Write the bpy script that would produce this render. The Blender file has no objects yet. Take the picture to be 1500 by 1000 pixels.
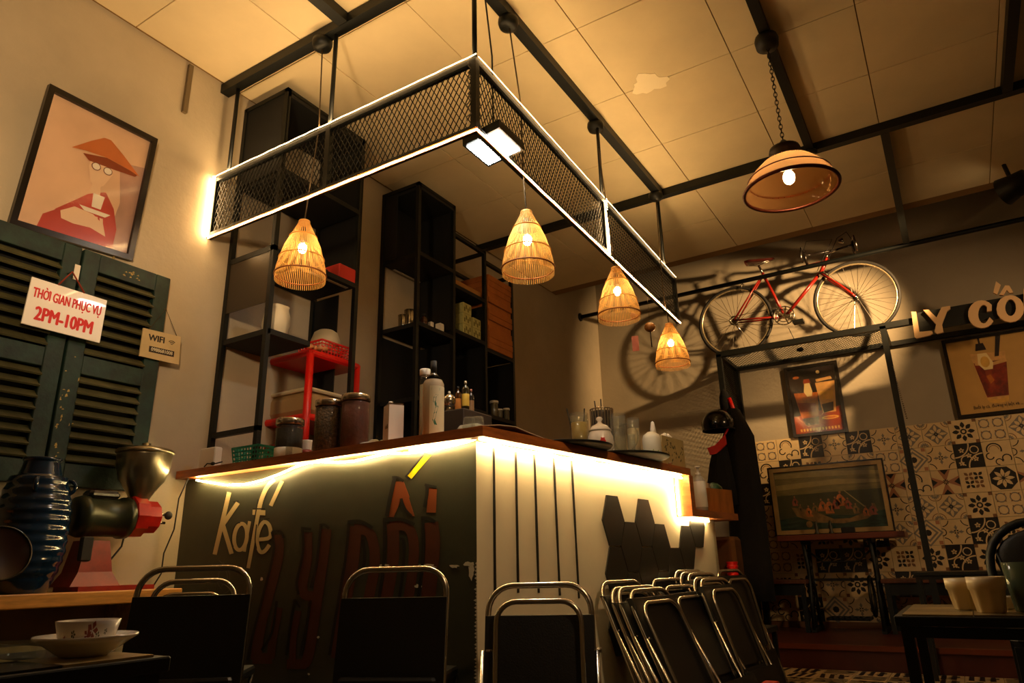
import bpy, math, random
from mathutils import Vector, Matrix
random.seed(7)
PI = math.pi
# ------------------------------------------------------------------ camera
FPX, YAW, PIT, ROL = 1023.6, -0.550403618, 0.313428139, -0.0236807
cyw, syw, cpt, spt = math.cos(YAW), math.sin(YAW), math.cos(PIT), math.sin(PIT)
FWD = Vector((syw*cpt, cyw*cpt, spt)); RR = Vector((cyw, -syw, 0)); UU = RR.cross(FWD)
RX = RR*math.cos(ROL) + UU*math.sin(ROL); UX = -RR*math.sin(ROL) + UU*math.cos(ROL)
EYE = Vector((0, 0, .7))
COL = bpy.context.scene.collection
cam = bpy.data.cameras.new('camera'); camo = bpy.data.objects.new('camera', cam); COL.objects.link(camo)
cam.lens = FPX*36/1500; cam.sensor_width = 36; cam.clip_start = .02
M = Matrix((RX, UX, -FWD)).transposed().to_4x4(); M.translation = EYE
camo.matrix_world = M
SC = bpy.context.scene; SC.camera = camo
SC.view_settings.view_transform = 'Standard'; SC.view_settings.look = 'None'
SC.view_settings.gamma = 1; SC.view_settings.use_curve_mapping = False
SC.view_settings.exposure = 0.0
SC.cycles.use_denoising = True; SC.cycles.max_bounces = 7; SC.cycles.transparent_max_bounces = 16
SC.cycles.caustics_reflective = False; SC.cycles.caustics_refractive = False
SC.cycles.sample_clamp_indirect = 4
wd = bpy.data.worlds.new('world'); SC.world = wd; wd.use_nodes = True
wd.node_tree.nodes['Background'].inputs[0].default_value = (.02, .016, .012, 1)
wd.node_tree.nodes['Background'].inputs[1].default_value = .3

WARM = (1, .56, .22); LEDC = (1, .62, .26); LEDY = (1, .72, .30)
def lamp(name, kind, loc, power, color=WARM, size=.05, target=None, spot=None, sizey=None):
    l = bpy.data.lights.new(name, kind); l.energy = power; l.color = color
    o = bpy.data.objects.new(name, l); COL.objects.link(o); o.location = loc
    if kind == 'AREA':
        l.size = size
        if sizey: l.shape = 'RECTANGLE'; l.size_y = sizey
    else: l.shadow_soft_size = size
    if target: o.rotation_euler = (Vector(target)-Vector(loc)).to_track_quat('-Z', 'Y').to_euler()
    if spot: l.spot_size = spot; l.spot_blend = .75
    return o
# room lamp left of the frame, spotlight on the beam, then unseen extra lights
lamp('room_lamp_left', 'SPOT', (-1.35, .55, 2.05), 84, (1, .66, .34), .07, (-3.1, 1.65, 2.80), math.radians(96))
lamp('spot_beam', 'SPOT', (.62, 5.52, 3.10), 520, (1, .60, .25), .035, (-1.22, 6.95, 2.70), math.radians(57))
lamp('tile_fill', 'SPOT', (2.0, 4.4, 2.3), 85, (1, .62, .30), .10, (.15, 6.93, 1.35), math.radians(84))  # added light, only brightens the tiled back wall
lamp('panel_fill', 'SPOT', (.45, 1.3, 2.5), 60, (1, .66, .34), .08, (-1.3, 2.9, .75), math.radians(60))  # added light for the white counter side and the leaning chairs
lamp('front_light', 'POINT', (.6, -.8, 2.4), 2.0, (1, .62, .30), .15)  # weak unseen light behind the camera
# the upward light of the strips along the canopy's top edge
for (ax_, ay_, bx_, by_) in ((-3.05, 2.0, -1.40, 2.0), (-1.37, 2.05, -1.48, 4.75)):
    L_ = math.hypot(bx_-ax_, by_-ay_); o_ = lamp('strip_uplight', 'AREA', ((ax_+bx_)/2, (ay_+by_)/2, 2.765), 3.2*L_, LEDC, L_, None, None, .015)
    o_.rotation_euler = (PI, 0, math.atan2(by_-ay_, bx_-ax_)*-1 if False else 0)
    o_.rotation_euler = (Matrix.Rotation(math.atan2(by_-ay_, bx_-ax_), 3, 'Z') @ Matrix.Rotation(PI, 3, 'X')).to_euler()
# ------------------------------------------------------------------ helpers
XL, YG, YB, ZC = -3.10, 2.05, 6.93, 3.34
def ray(x, y): return FWD*FPX + RX*(x-750) + UX*(500-y)
def P(ax, val, x, y):
    d = ray(x, y); return EYE + d*((val-EYE[ax])/d[ax])
def plan(a, b, x, y):            # where the sight line of a pixel meets the vertical plane over a-b
    d = ray(x, y); n = Vector((-(b[1]-a[1]), b[0]-a[0], 0))
    return EYE + d*((Vector((a[0], a[1], 0))-Vector((EYE.x, EYE.y, 0))).dot(n)/d.dot(n))
def lin(h):
    h = h.lstrip('#'); c = [int(h[i:i+2], 16)/255 for i in (0, 2, 4)]
    return tuple(v/12.92 if v <= .04045 else ((v+.055)/1.055)**2.4 for v in c)+(1,)
MATS = {}
def mat(name, col, rough=.6, metal=0, var=0, scale=8, bump=0, bscale=60, col2=None, trans=0, alpha=1, coat=0, emit=None, es=0, spec=.5, stretch=None, sub=0):
    if name in MATS: return MATS[name]
    m = bpy.data.materials.new(name); m.use_nodes = True; nt = m.node_tree; b = nt.nodes['Principled BSDF']
    c = lin(col) if isinstance(col, str) else tuple(col)+(1,)
    b.inputs['Base Color'].default_value = c; b.inputs['Roughness'].default_value = rough
    b.inputs['Metallic'].default_value = metal; b.inputs['Transmission Weight'].default_value = trans
    b.inputs['Alpha'].default_value = alpha; b.inputs['Coat Weight'].default_value = coat
    b.inputs['Specular IOR Level'].default_value = spec
    if emit: b.inputs['Emission Color'].default_value = tuple(emit)+(1,); b.inputs['Emission Strength'].default_value = es
    tc = nt.nodes.new('ShaderNodeTexCoord'); mp = nt.nodes.new('ShaderNodeMapping'); nt.links.new(tc.outputs['Object'], mp.inputs[0])
    if stretch: mp.inputs['Scale'].default_value = stretch
    if var or col2:
        n = nt.nodes.new('ShaderNodeTexNoise'); n.inputs['Scale'].default_value = scale; n.inputs['Detail'].default_value = 5; n.inputs['Roughness'].default_value = .6
        nt.links.new(mp.outputs[0], n.inputs[0])
        r = nt.nodes.new('ShaderNodeValToRGB'); r.color_ramp.elements[0].position = .34; r.color_ramp.elements[1].position = .66
        c2 = lin(col2) if col2 else tuple(min(1, v*(1+var)) for v in c[:3])+(1,)
        c1 = c if col2 else tuple(v*(1-var) for v in c[:3])+(1,)
        r.color_ramp.elements[0].color = c1; r.color_ramp.elements[1].color = c2
        nt.links.new(n.outputs[0], r.inputs[0]); nt.links.new(r.outputs[0], b.inputs['Base Color'])
    if bump:
        n2 = nt.nodes.new('ShaderNodeTexNoise'); n2.inputs['Scale'].default_value = bscale; n2.inputs['Detail'].default_value = 4
        nt.links.new(mp.outputs[0], n2.inputs[0]); bp = nt.nodes.new('ShaderNodeBump'); bp.inputs['Strength'].default_value = bump; bp.inputs['Distance'].default_value = .01
        nt.links.new(n2.outputs[0], bp.inputs['Height']); nt.links.new(bp.outputs[0], b.inputs['Normal'])
    MATS[name] = m; return m
def emis(name, col, s):
    if name in MATS: return MATS[name]
    m = bpy.data.materials.new(name); m.use_nodes = True; nt = m.node_tree
    e = nt.nodes.new('ShaderNodeEmission'); e.inputs[0].default_value = tuple(col)+(1,); e.inputs[1].default_value = s
    nt.links.new(e.outputs[0], nt.nodes['Material Output'].inputs[0]); MATS[name] = m; return m
def thinglass(name, col, clear=.75, rough=.05, tl=0.0):
    if name in MATS: return MATS[name]
    m = bpy.data.materials.new(name); m.use_nodes = True; nt = m.node_tree; N = nt.nodes; L = nt.links
    t = N.new('ShaderNodeBsdfTransparent'); t.inputs[0].default_value = lin(col)
    g = N.new('ShaderNodeBsdfGlossy'); g.inputs['Roughness'].default_value = rough
    d = N.new('ShaderNodeBsdfTranslucent' if tl else 'ShaderNodeBsdfDiffuse'); d.inputs[0].default_value = lin(col)
    lw = N.new('ShaderNodeLayerWeight'); pw = N.new('ShaderNodeMath'); pw.operation = 'POWER'; pw.inputs[1].default_value = 4; L.new(lw.outputs['Facing'], pw.inputs[0]); fr = N.new('ShaderNodeMath'); fr.operation = 'MULTIPLY_ADD'; fr.inputs[1].default_value = .45; fr.inputs[2].default_value = .035; L.new(pw.outputs[0], fr.inputs[0])
    m1 = N.new('ShaderNodeMixShader'); m1.inputs[0].default_value = 1-clear; L.new(t.outputs[0], m1.inputs[1]); L.new(d.outputs[0], m1.inputs[2])
    m2 = N.new('ShaderNodeMixShader'); L.new(fr.outputs[0], m2.inputs[0]); L.new(m1.outputs[0], m2.inputs[1]); L.new(g.outputs[0], m2.inputs[2])
    L.new(m2.outputs[0], N['Material Output'].inputs[0]); MATS[name] = m; return m

class MB:
    def __init__(s): s.v = []; s.f = []; s.m = []; s.sm = []; s.ci = 0
    def mi(s, i): s.ci = i; return s
    def add(s, vs, fs, smooth=False):
        o = len(s.v); s.v += [tuple(v) for v in vs]
        for f in fs: s.f.append([i+o for i in f]); s.m.append(s.ci); s.sm.append(smooth)
        return s
    def box(s, a, b, R=None, c=None):
        x0, y0, z0 = a; x1, y1, z1 = b
        vs = [Vector(p) for p in ((x0,y0,z0),(x1,y0,z0),(x1,y1,z0),(x0,y1,z0),(x0,y0,z1),(x1,y0,z1),(x1,y1,z1),(x0,y1,z1))]
        if R is not None:
            c = Vector(c) if c is not None else (Vector(a)+Vector(b))/2
            vs = [R @ (v-c)+c for v in vs]
        return s.add(vs, [(0,3,2,1),(4,5,6,7),(0,1,5,4),(1,2,6,5),(2,3,7,6),(3,0,4,7)])
    def bbox(s, a, b, ch):      # box with chamfered vertical and top edges
        x0, y0, z0 = a; x1, y1, z1 = b
        def ringp(i, z): return [(x0+ch+i,y0+i,z),(x1-ch-i,y0+i,z),(x1-i,y0+ch+i,z),(x1-i,y1-ch-i,z),(x1-ch-i,y1-i,z),(x0+ch+i,y1-i,z),(x0+i,y1-ch-i,z),(x0+i,y0+ch+i,z)]
        vs = ringp(ch*.6, z0)+ringp(0, z0+ch)+ringp(0, z1-ch)+ringp(ch*.6, z1)
        fs = [tuple(range(7,-1,-1)), tuple(range(24,32))]
        for k in range(3):
            for i in range(8): fs.append((k*8+i, k*8+(i+1)%8, k*8+8+(i+1)%8, k*8+8+i))
        return s.add(vs, fs)
    def prism(s, pts, ext):     # polygon extruded by a vector
        n = len(pts); ext = Vector(ext); vs = [Vector(p) for p in pts]; vs += [p+ext for p in vs]
        return s.add(vs, [tuple(range(n))[::-1], tuple(range(n, 2*n))]+[(i, (i+1)%n, n+(i+1)%n, n+i) for i in range(n)])
    def bar(s, p0, p1, w, h=None, up=(0,0,1)):
        p0 = Vector(p0); p1 = Vector(p1); h = h or w; d = (p1-p0).normalized(); u = Vector(up)
        if abs(d.dot(u)) > .99: u = Vector((0,1,0))
        a = d.cross(u).normalized()*w/2; b = a.cross(d).normalized()*h/2
        q = [a+b, a-b, -a-b, -a+b]
        return s.add([p0+k for k in q]+[p1+k for k in q], [(0,1,2,3),(7,6,5,4)]+[(i,i+4,(i+1)%4+4,(i+1)%4) for i in range(4)])
    def tube(s, pts, r, n=8, closed=False, r1=None, caps=True):
        pts = [Vector(p) for p in pts]; m = len(pts); rings = []; prev = None
        for i, p in enumerate(pts):
            if closed: d = pts[(i+1) % m]-pts[i-1]
            else: d = pts[min(i+1, m-1)]-pts[max(i-1, 0)]
            d.normalize()
            if prev is None:
                u = Vector((0,0,1)) if abs(d.z) < .9 else Vector((1,0,0)); a = d.cross(u).normalized()
            else: a = (prev-d*prev.dot(d)).normalized()
            prev = a; b = d.cross(a); rr = r if r1 is None else r+(r1-r)*i/(m-1)
            rings.append([p+(a*math.cos(2*PI*k/n)+b*math.sin(2*PI*k/n))*rr for k in range(n)])
        vs = [v for R_ in rings for v in R_]; fs = []
        for i in range(m if closed else m-1):
            j = (i+1) % m
            for k in range(n): fs.append((i*n+k, i*n+(k+1)%n, j*n+(k+1)%n, j*n+k))
        if not closed and caps: fs += [tuple(range(n))[::-1], tuple(range((m-1)*n, m*n))]
        return s.add(vs, fs, n > 4)
    def lathe(s, prof, c=(0,0,0), n=28, axis=(0,0,1), flat=False):
        ax = Vector(axis).normalized(); u = Vector((0,0,1)) if abs(ax.z) < .9 else Vector((1,0,0))
        a = ax.cross(u).normalized(); b = ax.cross(a); c = Vector(c); vs = []
        for r, z in prof:
            for k in range(n): vs.append(c+ax*z+(a*math.cos(2*PI*k/n)+b*math.sin(2*PI*k/n))*max(r, 1e-4))
        fs = []
        for i in range(len(prof)-1):
            for k in range(n): fs.append((i*n+k, i*n+(k+1)%n, (i+1)*n+(k+1)%n, (i+1)*n+k))
        fs += [tuple(range(n))[::-1], tuple(range((len(prof)-1)*n, len(prof)*n))]
        return s.add(vs, fs, not flat)
    def ell(s, c, r, n=16, m=10, R=None):
        vs = []; c = Vector(c)
        for i in range(m+1):
            t = PI*i/m
            for k in range(n):
                v = Vector((r[0]*math.sin(t)*math.cos(2*PI*k/n), r[1]*math.sin(t)*math.sin(2*PI*k/n), r[2]*math.cos(t)))
                vs.append(c+(R @ v if R else v))
        return s.add(vs, [(i*n+k, (i+1)*n+k, (i+1)*n+(k+1)%n, i*n+(k+1)%n) for i in range(m) for k in range(n)], True)
    def torus(s, c, R_, r, axis=(0,0,1), n=32, m=8, sy=1):
        ax = Vector(axis).normalized(); u = Vector((0,0,1)) if abs(ax.z) < .9 else Vector((1,0,0))
        a = ax.cross(u).normalized(); b = ax.cross(a); c = Vector(c)
        return s.tube([c+a*R_*math.cos(2*PI*k/n)+b*R_*sy*math.sin(2*PI*k/n) for k in range(n)], r, m, True)
    def build(s, name, mats, parent=None, world=True):
        me = bpy.data.meshes.new(name); vs = s.v
        if parent is not None and world:
            l = parent.get('_org', (0,0,0)); vs = [(v[0]-l[0], v[1]-l[1], v[2]-l[2]) for v in vs]
        me.from_pydata(vs, [], s.f)
        for m in (mats if isinstance(mats, (list, tuple)) else [mats]): me.materials.append(m)
        me.polygons.foreach_set('material_index', s.m); me.polygons.foreach_set('use_smooth', s.sm); me.update()
        o = bpy.data.objects.new(name, me); COL.objects.link(o)
        if parent is not None: o.parent = parent; o['_org'] = parent.get('_org', (0,0,0)) if world else (0,0,0)
        return o
def thing(name, label, cat, loc=(0,0,0), rz=0, group=None):
    o = bpy.data.objects.new(name, None); COL.objects.link(o); o.location = loc; o.rotation_euler = (0,0,rz); o.empty_display_size = .05
    o['label'] = label; o['category'] = cat; o['_org'] = tuple(loc)
    if group: o['group'] = group
    return o
def tag(o, label, cat, group=None):
    o['label'] = label; o['category'] = cat
    if group: o['group'] = group
    return o
def struct(o): o['kind'] = 'structure'; return o
def stuff(o): o['kind'] = 'stuff'; return o
def dup(o, loc=None, rot=None, label=None, parent=None):
    c = o.copy(); COL.objects.link(c)
    if parent is not None: c.parent = parent
    for ch in [k for k in KIDS.get(o.name, [])]:
        d = dup(ch, parent=c)
    if loc is not None: c.location = loc
    if rot is not None: c.rotation_euler = rot
    if label: c['label'] = label
    return c
KIDS = {}
def index_kids(o):
    KIDS[o.name] = [k for k in bpy.data.objects if k.parent == o]
    for k in KIDS[o.name]: index_kids(k)
def twidth(s, size):
    cu = bpy.data.curves.new('w', 'FONT'); cu.body = s; cu.size = size
    t = bpy.data.objects.new('w', cu); COL.objects.link(t); bpy.context.view_layer.update(); w = t.dimensions.x; bpy.data.objects.remove(t); return w
def text(s, size, mt, name, parent, origin, xdir, ydir, sx=1, bold=0, depth=.0012, align='CENTER'):
    cu = bpy.data.curves.new(name, 'FONT'); cu.body = s; cu.size = size; cu.align_x = align; cu.align_y = 'CENTER'; cu.offset = 0; cu.extrude = depth/2; cu.resolution_u = 3
    t = bpy.data.objects.new('tmp', cu); COL.objects.link(t); dg = bpy.context.evaluated_depsgraph_get(); dg.update()
    me = bpy.data.meshes.new_from_object(t.evaluated_get(dg)); bpy.data.objects.remove(t)
    if bold:
        vs = [v.co.copy() for v in me.vertices]; fs = [list(p.vertices) for p in me.polygons]; n = len(vs); V = []; F = []
        for i, (dx, dy) in enumerate(((-1,0),(1,0),(0,-.6),(0,.6))):
            V += [(v.x+dx*bold/sx, v.y+dy*bold, v.z+i*1e-5) for v in vs]; F += [[j+i*n for j in f] for f in fs]
        me = bpy.data.meshes.new(name); me.from_pydata(V, [], F)
    me.name = name; X = Vector(xdir).normalized(); Y = Vector(ydir).normalized(); Z = X.cross(Y)
    org = Vector(origin)-Vector(parent.get('_org', (0,0,0)))
    me.transform(Matrix((X*sx, Y, Z)).transposed().to_4x4()); me.transform(Matrix.Translation(org))
    me.materials.clear(); me.materials.append(mt)
    o = bpy.data.objects.new(name, me); COL.objects.link(o); o.parent = parent; return o
def mesh_panel(b, o, u, v, LU, LV, cw, ch, r):      # expanded metal: two families of diagonals clipped to the panel
    o = Vector(o); u = Vector(u).normalized(); v = Vector(v).normalized(); k = ch/cw; n = u.cross(v)
    for sgn in (1, -1):
        i = -int(LV/ch)-2
        while i*cw < LU+LV/k+cw:
            pts = []
            for t in (0, LV): pass
            x0 = i*cw if sgn > 0 else i*cw
            xa, ya = (x0, 0); xb, yb = (x0+sgn*LV/k, LV)
            if sgn < 0 and False: pass
            t0, t1 = 0.0, 1.0; dx = xb-xa
            for lo, hi in ((0, LU),):
                ta, tb = (lo-xa)/dx, (hi-xa)/dx
                if ta > tb: ta, tb = tb, ta
                t0 = max(t0, ta); t1 = min(t1, tb)
            if t1-t0 > .01:
                p = o+u*(xa+dx*t0)+v*(LV*t0); q = o+u*(xa+dx*t1)+v*(LV*t1)
                off = n*(.0006*sgn)
                b.bar(p+off, q+off, r, r, up=n)
            i += 1
# ------------------------------------------------------------------ materials
plaster = mat('plaster', '#b9ab92', .9, var=.10, scale=1.6, bump=.25, bscale=35)
plasterB = mat('plaster_grey', '#a89c86', .9, var=.08, scale=1.2, bump=.2, bscale=30)
ceilm = mat('ceiling_board', '#e2cfa6', .9, var=.05, scale=2.5)
blackm = mat('black_steel', '#090d0b', .5, metal=.2, var=.25, scale=20)
blackp = mat('black_panel', '#080807', .75, var=.3, scale=6)
wood = mat('brown_wood', '#b4662e', .4, var=.3, scale=7, stretch=(1,1,6), bump=.1)
plankm = mat('orange_wood', '#c98a3a', .5, var=.22, scale=9, stretch=(8,1,8))
greenp = mat('green_panel_paint', '#37392c', .45, var=.16, scale=4, bump=.12, bscale=12)
whitep = mat('white_painted_side', '#e9dcc0', .5, var=.05, scale=3, bump=.08, bscale=10)
chrome = mat('chrome', '#b5ada0', .22, metal=1)
vinyl = mat('black_vinyl', '#080706', .5, var=.2, scale=30, bump=.1, bscale=200)
red = mat('red_plastic', '#d8160c', .35); redp = mat('red_paint', '#8a1a0c', .4, var=.2, scale=20)
white = mat('white_plastic', '#eee6da', .4); paper = mat('paper', '#efe6d4', .8)
cream = mat('cream_ceramic', '#e8cf9c', .35); china = mat('white_china', '#f2eadf', .15, coat=.5)
darkm = mat('dark_rubber', '#141210', .7)
GL = thinglass('clear_glass', '#f2f4ee', .95)
emC = emis('led_canopy', LEDC, 62); emK = emis('led_counter', LEDY, 95)

# ------------------------------------------------------------------ setting
struct(MB().box((-3.25,-2.6,-.1), (XL,7.08,4.4)).build('wall_left', plaster))
struct(MB().box((XL,YB,-.1), (3.3,7.08,4.4)).build('wall_back', plasterB))
struct(MB().box((3.2,-2.6,-.1), (3.3,YB,4.4)).build('wall_right', plasterB))
struct(MB().box((XL,-2.6,-.1), (3.2,-2.5,4.4)).build('wall_front', plasterB))
fl = struct(MB().box((XL,-2.5,-.1), (3.2,YB,-.006)).build('floor', mat('floor_cement', '#4a3a2a', .5, var=.3, scale=3)))
ce = MB().box((XL,-2.5,ZC+.012), (3.2,5.93,ZC+.05)).box((XL,-2.5,4.3), (3.2,YB,4.4))
ce = struct(ce.build('ceiling', mat('joint_backing', '#8a6a3c', .9)))  # dark backing slab seen through the tile joints
tm = MB().bbox((-.3075,-.3075,0), (.3075,.3075,.012), .0015).build('ceiling_tile', ceilm, ce, world=False)
first = True
for i in range(10):
    for j in range(-6, 8):
        x, y = -3.08+.62*i+.31, 1.46+.62*j+.31
        if y > 5.95 or y < -2.3 or x > 3.1: continue
        o = tm if first else tm.copy()
        if not first: COL.objects.link(o)
        first = False
        o.location = (x, y if y < 5.5 else y-.02, ZC+random.uniform(-.0012,.0012)); o.rotation_euler = (random.uniform(-.002,.002), random.uniform(-.002,.002), 0)
# pale filler patch on the tiles
q = P(2, ZC, 950, 122); b = MB(); pts = []
for k in range(22):
    a = 2*PI*k/22; rr = (.10+.018*math.sin(3*a)+.012*math.sin(7*a+1)+random.uniform(-.008,.008))
    pts.append((q.x+rr*1.0*math.cos(a), q.y+rr*.85*math.sin(a), ZC-.003))
b.prism(pts[::-1], (0,0,.002)).build('filler_patch', mat('pale_filler', '#fff0cc', .8), ce)
b = MB()
for k in range(5): b.box((q.x-.22+k*.1, q.y-.006, ZC-.002), (q.x-.16+k*.1, q.y+.006, ZC-.001))

# platform at the back and its floor
pf = MB().box((-1.75,5.52,-.006), (3.2,YB,.15)).build('floor_platform', mat('platform_red', '#4a1d10', .4, var=.2, scale=4)); struct(pf)
MB().box((-1.75,5.50,.125), (3.2,5.56,.158)).build('nosing', mat('nosing', '#6b3018', .35), pf)

# ---- patterned cement tiles
T1 = [mat('tile_cream', '#d9bd8c', .35, var=.08, scale=9), mat('tile_black', '#1a1614', .35), mat('tile_grey', '#7d756b', .4), mat('tile_brown', '#7a5230', .4), mat('tile_rose', '#a8714e', .4)]
def polyf(b, pts, lay): b.add([(x, -.0008*lay, y) for x, y in pts], [tuple(range(len(pts)))])
def petal(b, cx, cy, a, r0, r1, w, mi, lay=1):
    b.mi(mi); ca, sa = math.cos(a), math.sin(a)
    polyf(b, [(cx+ca*r+(-sa)*t, cy+sa*r+ca*t) for r, t in ((r0,0),(r0*.6+r1*.4,-w),(r0*.25+r1*.75,-w*.7),(r1,0),(r0*.25+r1*.75,w*.7),(r0*.6+r1*.4,w))], lay)
def ringp(b, cx, cy, r, w, mi, a0=0, a1=2*PI, n=16, lay=1):
    b.mi(mi)
    for k in range(n):
        s, t = a0+(a1-a0)*k/n, a0+(a1-a0)*(k+1)/n
        b.add([(cx+(r-w/2)*math.cos(s), -.0008*lay, cy+(r-w/2)*math.sin(s)), (cx+(r+w/2)*math.cos(s), -.0008*lay, cy+(r+w/2)*math.sin(s)), (cx+(r+w/2)*math.cos(t), -.0008*lay, cy+(r+w/2)*math.sin(t)), (cx+(r-w/2)*math.cos(t), -.0008*lay, cy+(r-w/2)*math.sin(t))], [(0,1,2,3)])
def sq(b, s, mi, lay=1, rot=0, cx=0, cy=0):
    b.mi(mi); polyf(b, [(cx+s*math.cos(rot+PI/4+k*PI/2), cy+s*math.sin(rot+PI/4+k*PI/2)) for k in range(4)], lay)
def base(mi=0):
    b = MB().mi(mi); h = .0985; b.box((-h,0,-h), (h,.012,h)); return b
def design(k):
    h = .0985
    if k == 'F':
        b = base()
        for i in range(8): petal(b, 0, 0, i*PI/4, .028, .082, .017, 1)
        ringp(b, 0, 0, .018, .012, 1, n=10)
        for i in range(4): sq(b, .018, 3, 1, 0, .086*(1 if i % 2 else -1), .086*(1 if i > 1 else -1))
    elif k == 'C':
        b = base()
        for sx in (-1,1):
            for sy in (-1,1):
                ringp(b, sx*.048, sy*.048, .034, .009, 2, n=14)
                for i in range(4): petal(b, sx*.048, sy*.048, i*PI/2+PI/4, .030, .046, .006, 3, 2)
    elif k == 'K':
        b = base(1)
        ringp(b, -h, h, .11, .010, 0, -PI/2, 0, 10); ringp(b, h, -h, .11, .010, 0, PI/2, PI, 10); ringp(b, -.02, -.04, .04, .008, 0, 0, PI*1.4, 12); ringp(b, .045, .045, .03, .008, 0, n=10)
        for cx, cy in ((-.045,.045),(.045,-.03),(.0,.0),(-.06,-.06)):
            for i in range(5): petal(b, cx, cy, i*PI*2/5+.3, .003, .022, .007, 0, 2)
    elif k == 'X':
        b = base()
        for i in range(4):
            petal(b, 0, 0, i*PI/2, .008, .056, .008, 2); petal(b, 0, 0, i*PI/2+PI/4, .004, .022, .006, 1)
            petal(b, .036*math.cos(i*PI/2), .036*math.sin(i*PI/2), i*PI/2+PI/2, -.016, .016, .005, 2, 2)
        for sx in (-1,1):
            for sy in (-1,1):
                a = math.atan2(-sy, -sx); ringp(b, sx*h*.96, sy*h*.96, .050, .007, 1, a-.7, a+.7, 8); ringp(b, sx*h, 0, .028, .007, 1, (PI/2 if sx > 0 else -PI/2), (PI*1.5 if sx > 0 else PI/2), 8)
    elif k == 'P':
        b = base()
        for sx in (-1,0,1):
            for sy in (-1,0,1):
                for i in range(4):
                    cx, cy = sx*.066, sy*.066
                    if abs(cx+.03*math.cos(i*PI/2+PI/4)) < h-.02 and abs(cy+.03*math.sin(i*PI/2+PI/4)) < h-.02: petal(b, cx, cy, i*PI/2+PI/4, .004, .042, .012, 3 if (sx+sy+i) % 2 else 1)
    elif k == 'O':
        b = base(); b.mi(1); polyf(b, [(.096*math.cos(PI/8+i*PI/4), .096*math.sin(PI/8+i*PI/4)) for i in range(8)], 1)
        for i in range(8): petal(b, 0, 0, i*PI/4, .010, .076, .014, 0, 2)
    elif k == 'M':
        b = base(); sq(b, .088, 2, 1, PI/4)
        for i in range(4): petal(b, 0, 0, i*PI/2+PI/4, .01, .06, .014, 0, 2); petal(b, 0, 0, i*PI/2, .02, .08, .012, 0, 2)
        for sx in (-1,1):
            for sy in (-1,1):
                ringp(b, sx*h*.98, sy*h*.98, .045, .006, 3, math.atan2(-sy,-sx)-.75, math.atan2(-sy,-sx)+.75, 7)
                for t in (-.5, 0, .5): petal(b, sx*h, sy*h, math.atan2(-sy,-sx)+t, .008, .036, .006, 2)
        ringp(b, 0, 0, .012, .008, 1, n=8, lay=3)
    elif k == 'S':
        b = base()
        ringp(b, -.02, .03, .05, .010, 1, -.4, PI*1.1, 12); ringp(b, -.055, -.02, .026, .009, 1, PI*.5, PI*1.9, 10); ringp(b, .055, -.045, .030, .009, 1, -PI*.2, PI*1.2, 10); ringp(b, .0, -.07, .024, .008, 1, 0, PI*1.5, 9); ringp(b, -.02, .03, .034, .005, 3, 0, PI, 8)
    elif k == 'T':
        b = base(4); b.mi(0)
        for i in range(4):
            a = i*PI/2+PI/4; polyf(b, [(.13*math.cos(a-.18), .13*math.sin(a-.18)) if 0 else (0,0), (h*math.copysign(1, math.cos(a)), .045*math.copysign(1, math.sin(a))), (h*math.copysign(1, math.cos(a)), h*math.copysign(1, math.sin(a))), (.045*math.copysign(1, math.cos(a)), h*math.copysign(1, math.sin(a)))], 1)
            b.mi(1); c, s_ = math.cos(i*PI/2), math.sin(i*PI/2); polyf(b, [(c*h-s_*.03, s_*h+c*.03), (c*h+s_*.03, s_*h-c*.03), (c*.06, s_*.06)], 2); b.mi(0)
        for i in range(8): petal(b, 0, 0, i*PI/4, .004, .026, .004, 1, 2)
    else:
        b = base(); sq(b, .11, 2, 1, PI/4); sq(b, .092, 0, 2, PI/4); sq(b, .075, 2, 3, PI/4); sq(b, .055, 0, 4, PI/4); b.mi(1)
        polyf(b, [(.026*math.cos(i*PI/4), .026*math.sin(i*PI/4)) for i in range(8)], 5)
        for i in range(4): sq(b, .02, 4, 1, 0, .08*(1 if i % 2 else -1), .08*(1 if i > 1 else -1))
    return b
wb = bpy.data.objects['wall_back']
DM = {}
for k in 'FCKXPOMSTD':
    o = design(k).build('wall_tile', T1); DM[k] = o.data; bpy.data.objects.remove(o)
xe = P(1, YB, 1389, 625).x; ztop = 1.80; TS = .2
rowsR = ['MMFCMCF', 'DXKSXKM', 'STPOTFP', 'MMFCCKX', 'DXKPMXS', 'FKFXKMP', 'PCXMKFC', 'MXDPFCK', 'KFMXPDS']
rowsL = ['XKXKSC', 'CMXPKS', 'TSKFXK', 'XPMCSX', 'MKFPXC', 'PFKKPC', 'KMFXFP', 'XMXDKS', 'MXKPDM']
for r in range(8):
    for c in range(-9, 6):
        x = xe+c*TS+.1; z = ztop-r*TS-.1
        if x > 1.5: continue
        rs = rowsR[r] if c >= -2 else rowsL[r]
        k = rs[(c+2) % 7] if c >= -2 else rs[(-3-c) % 6]
        o = bpy.data.objects.new('wall_tile', DM[k]); COL.objects.link(o); o.parent = wb; o.location = (x, YB-.012+random.uniform(-.0006,.0006), z)
MB().box((xe-9*TS,YB-.006,.15), (1.5,YB,.20)).build('tile_skirting', T1[3], wb)
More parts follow.
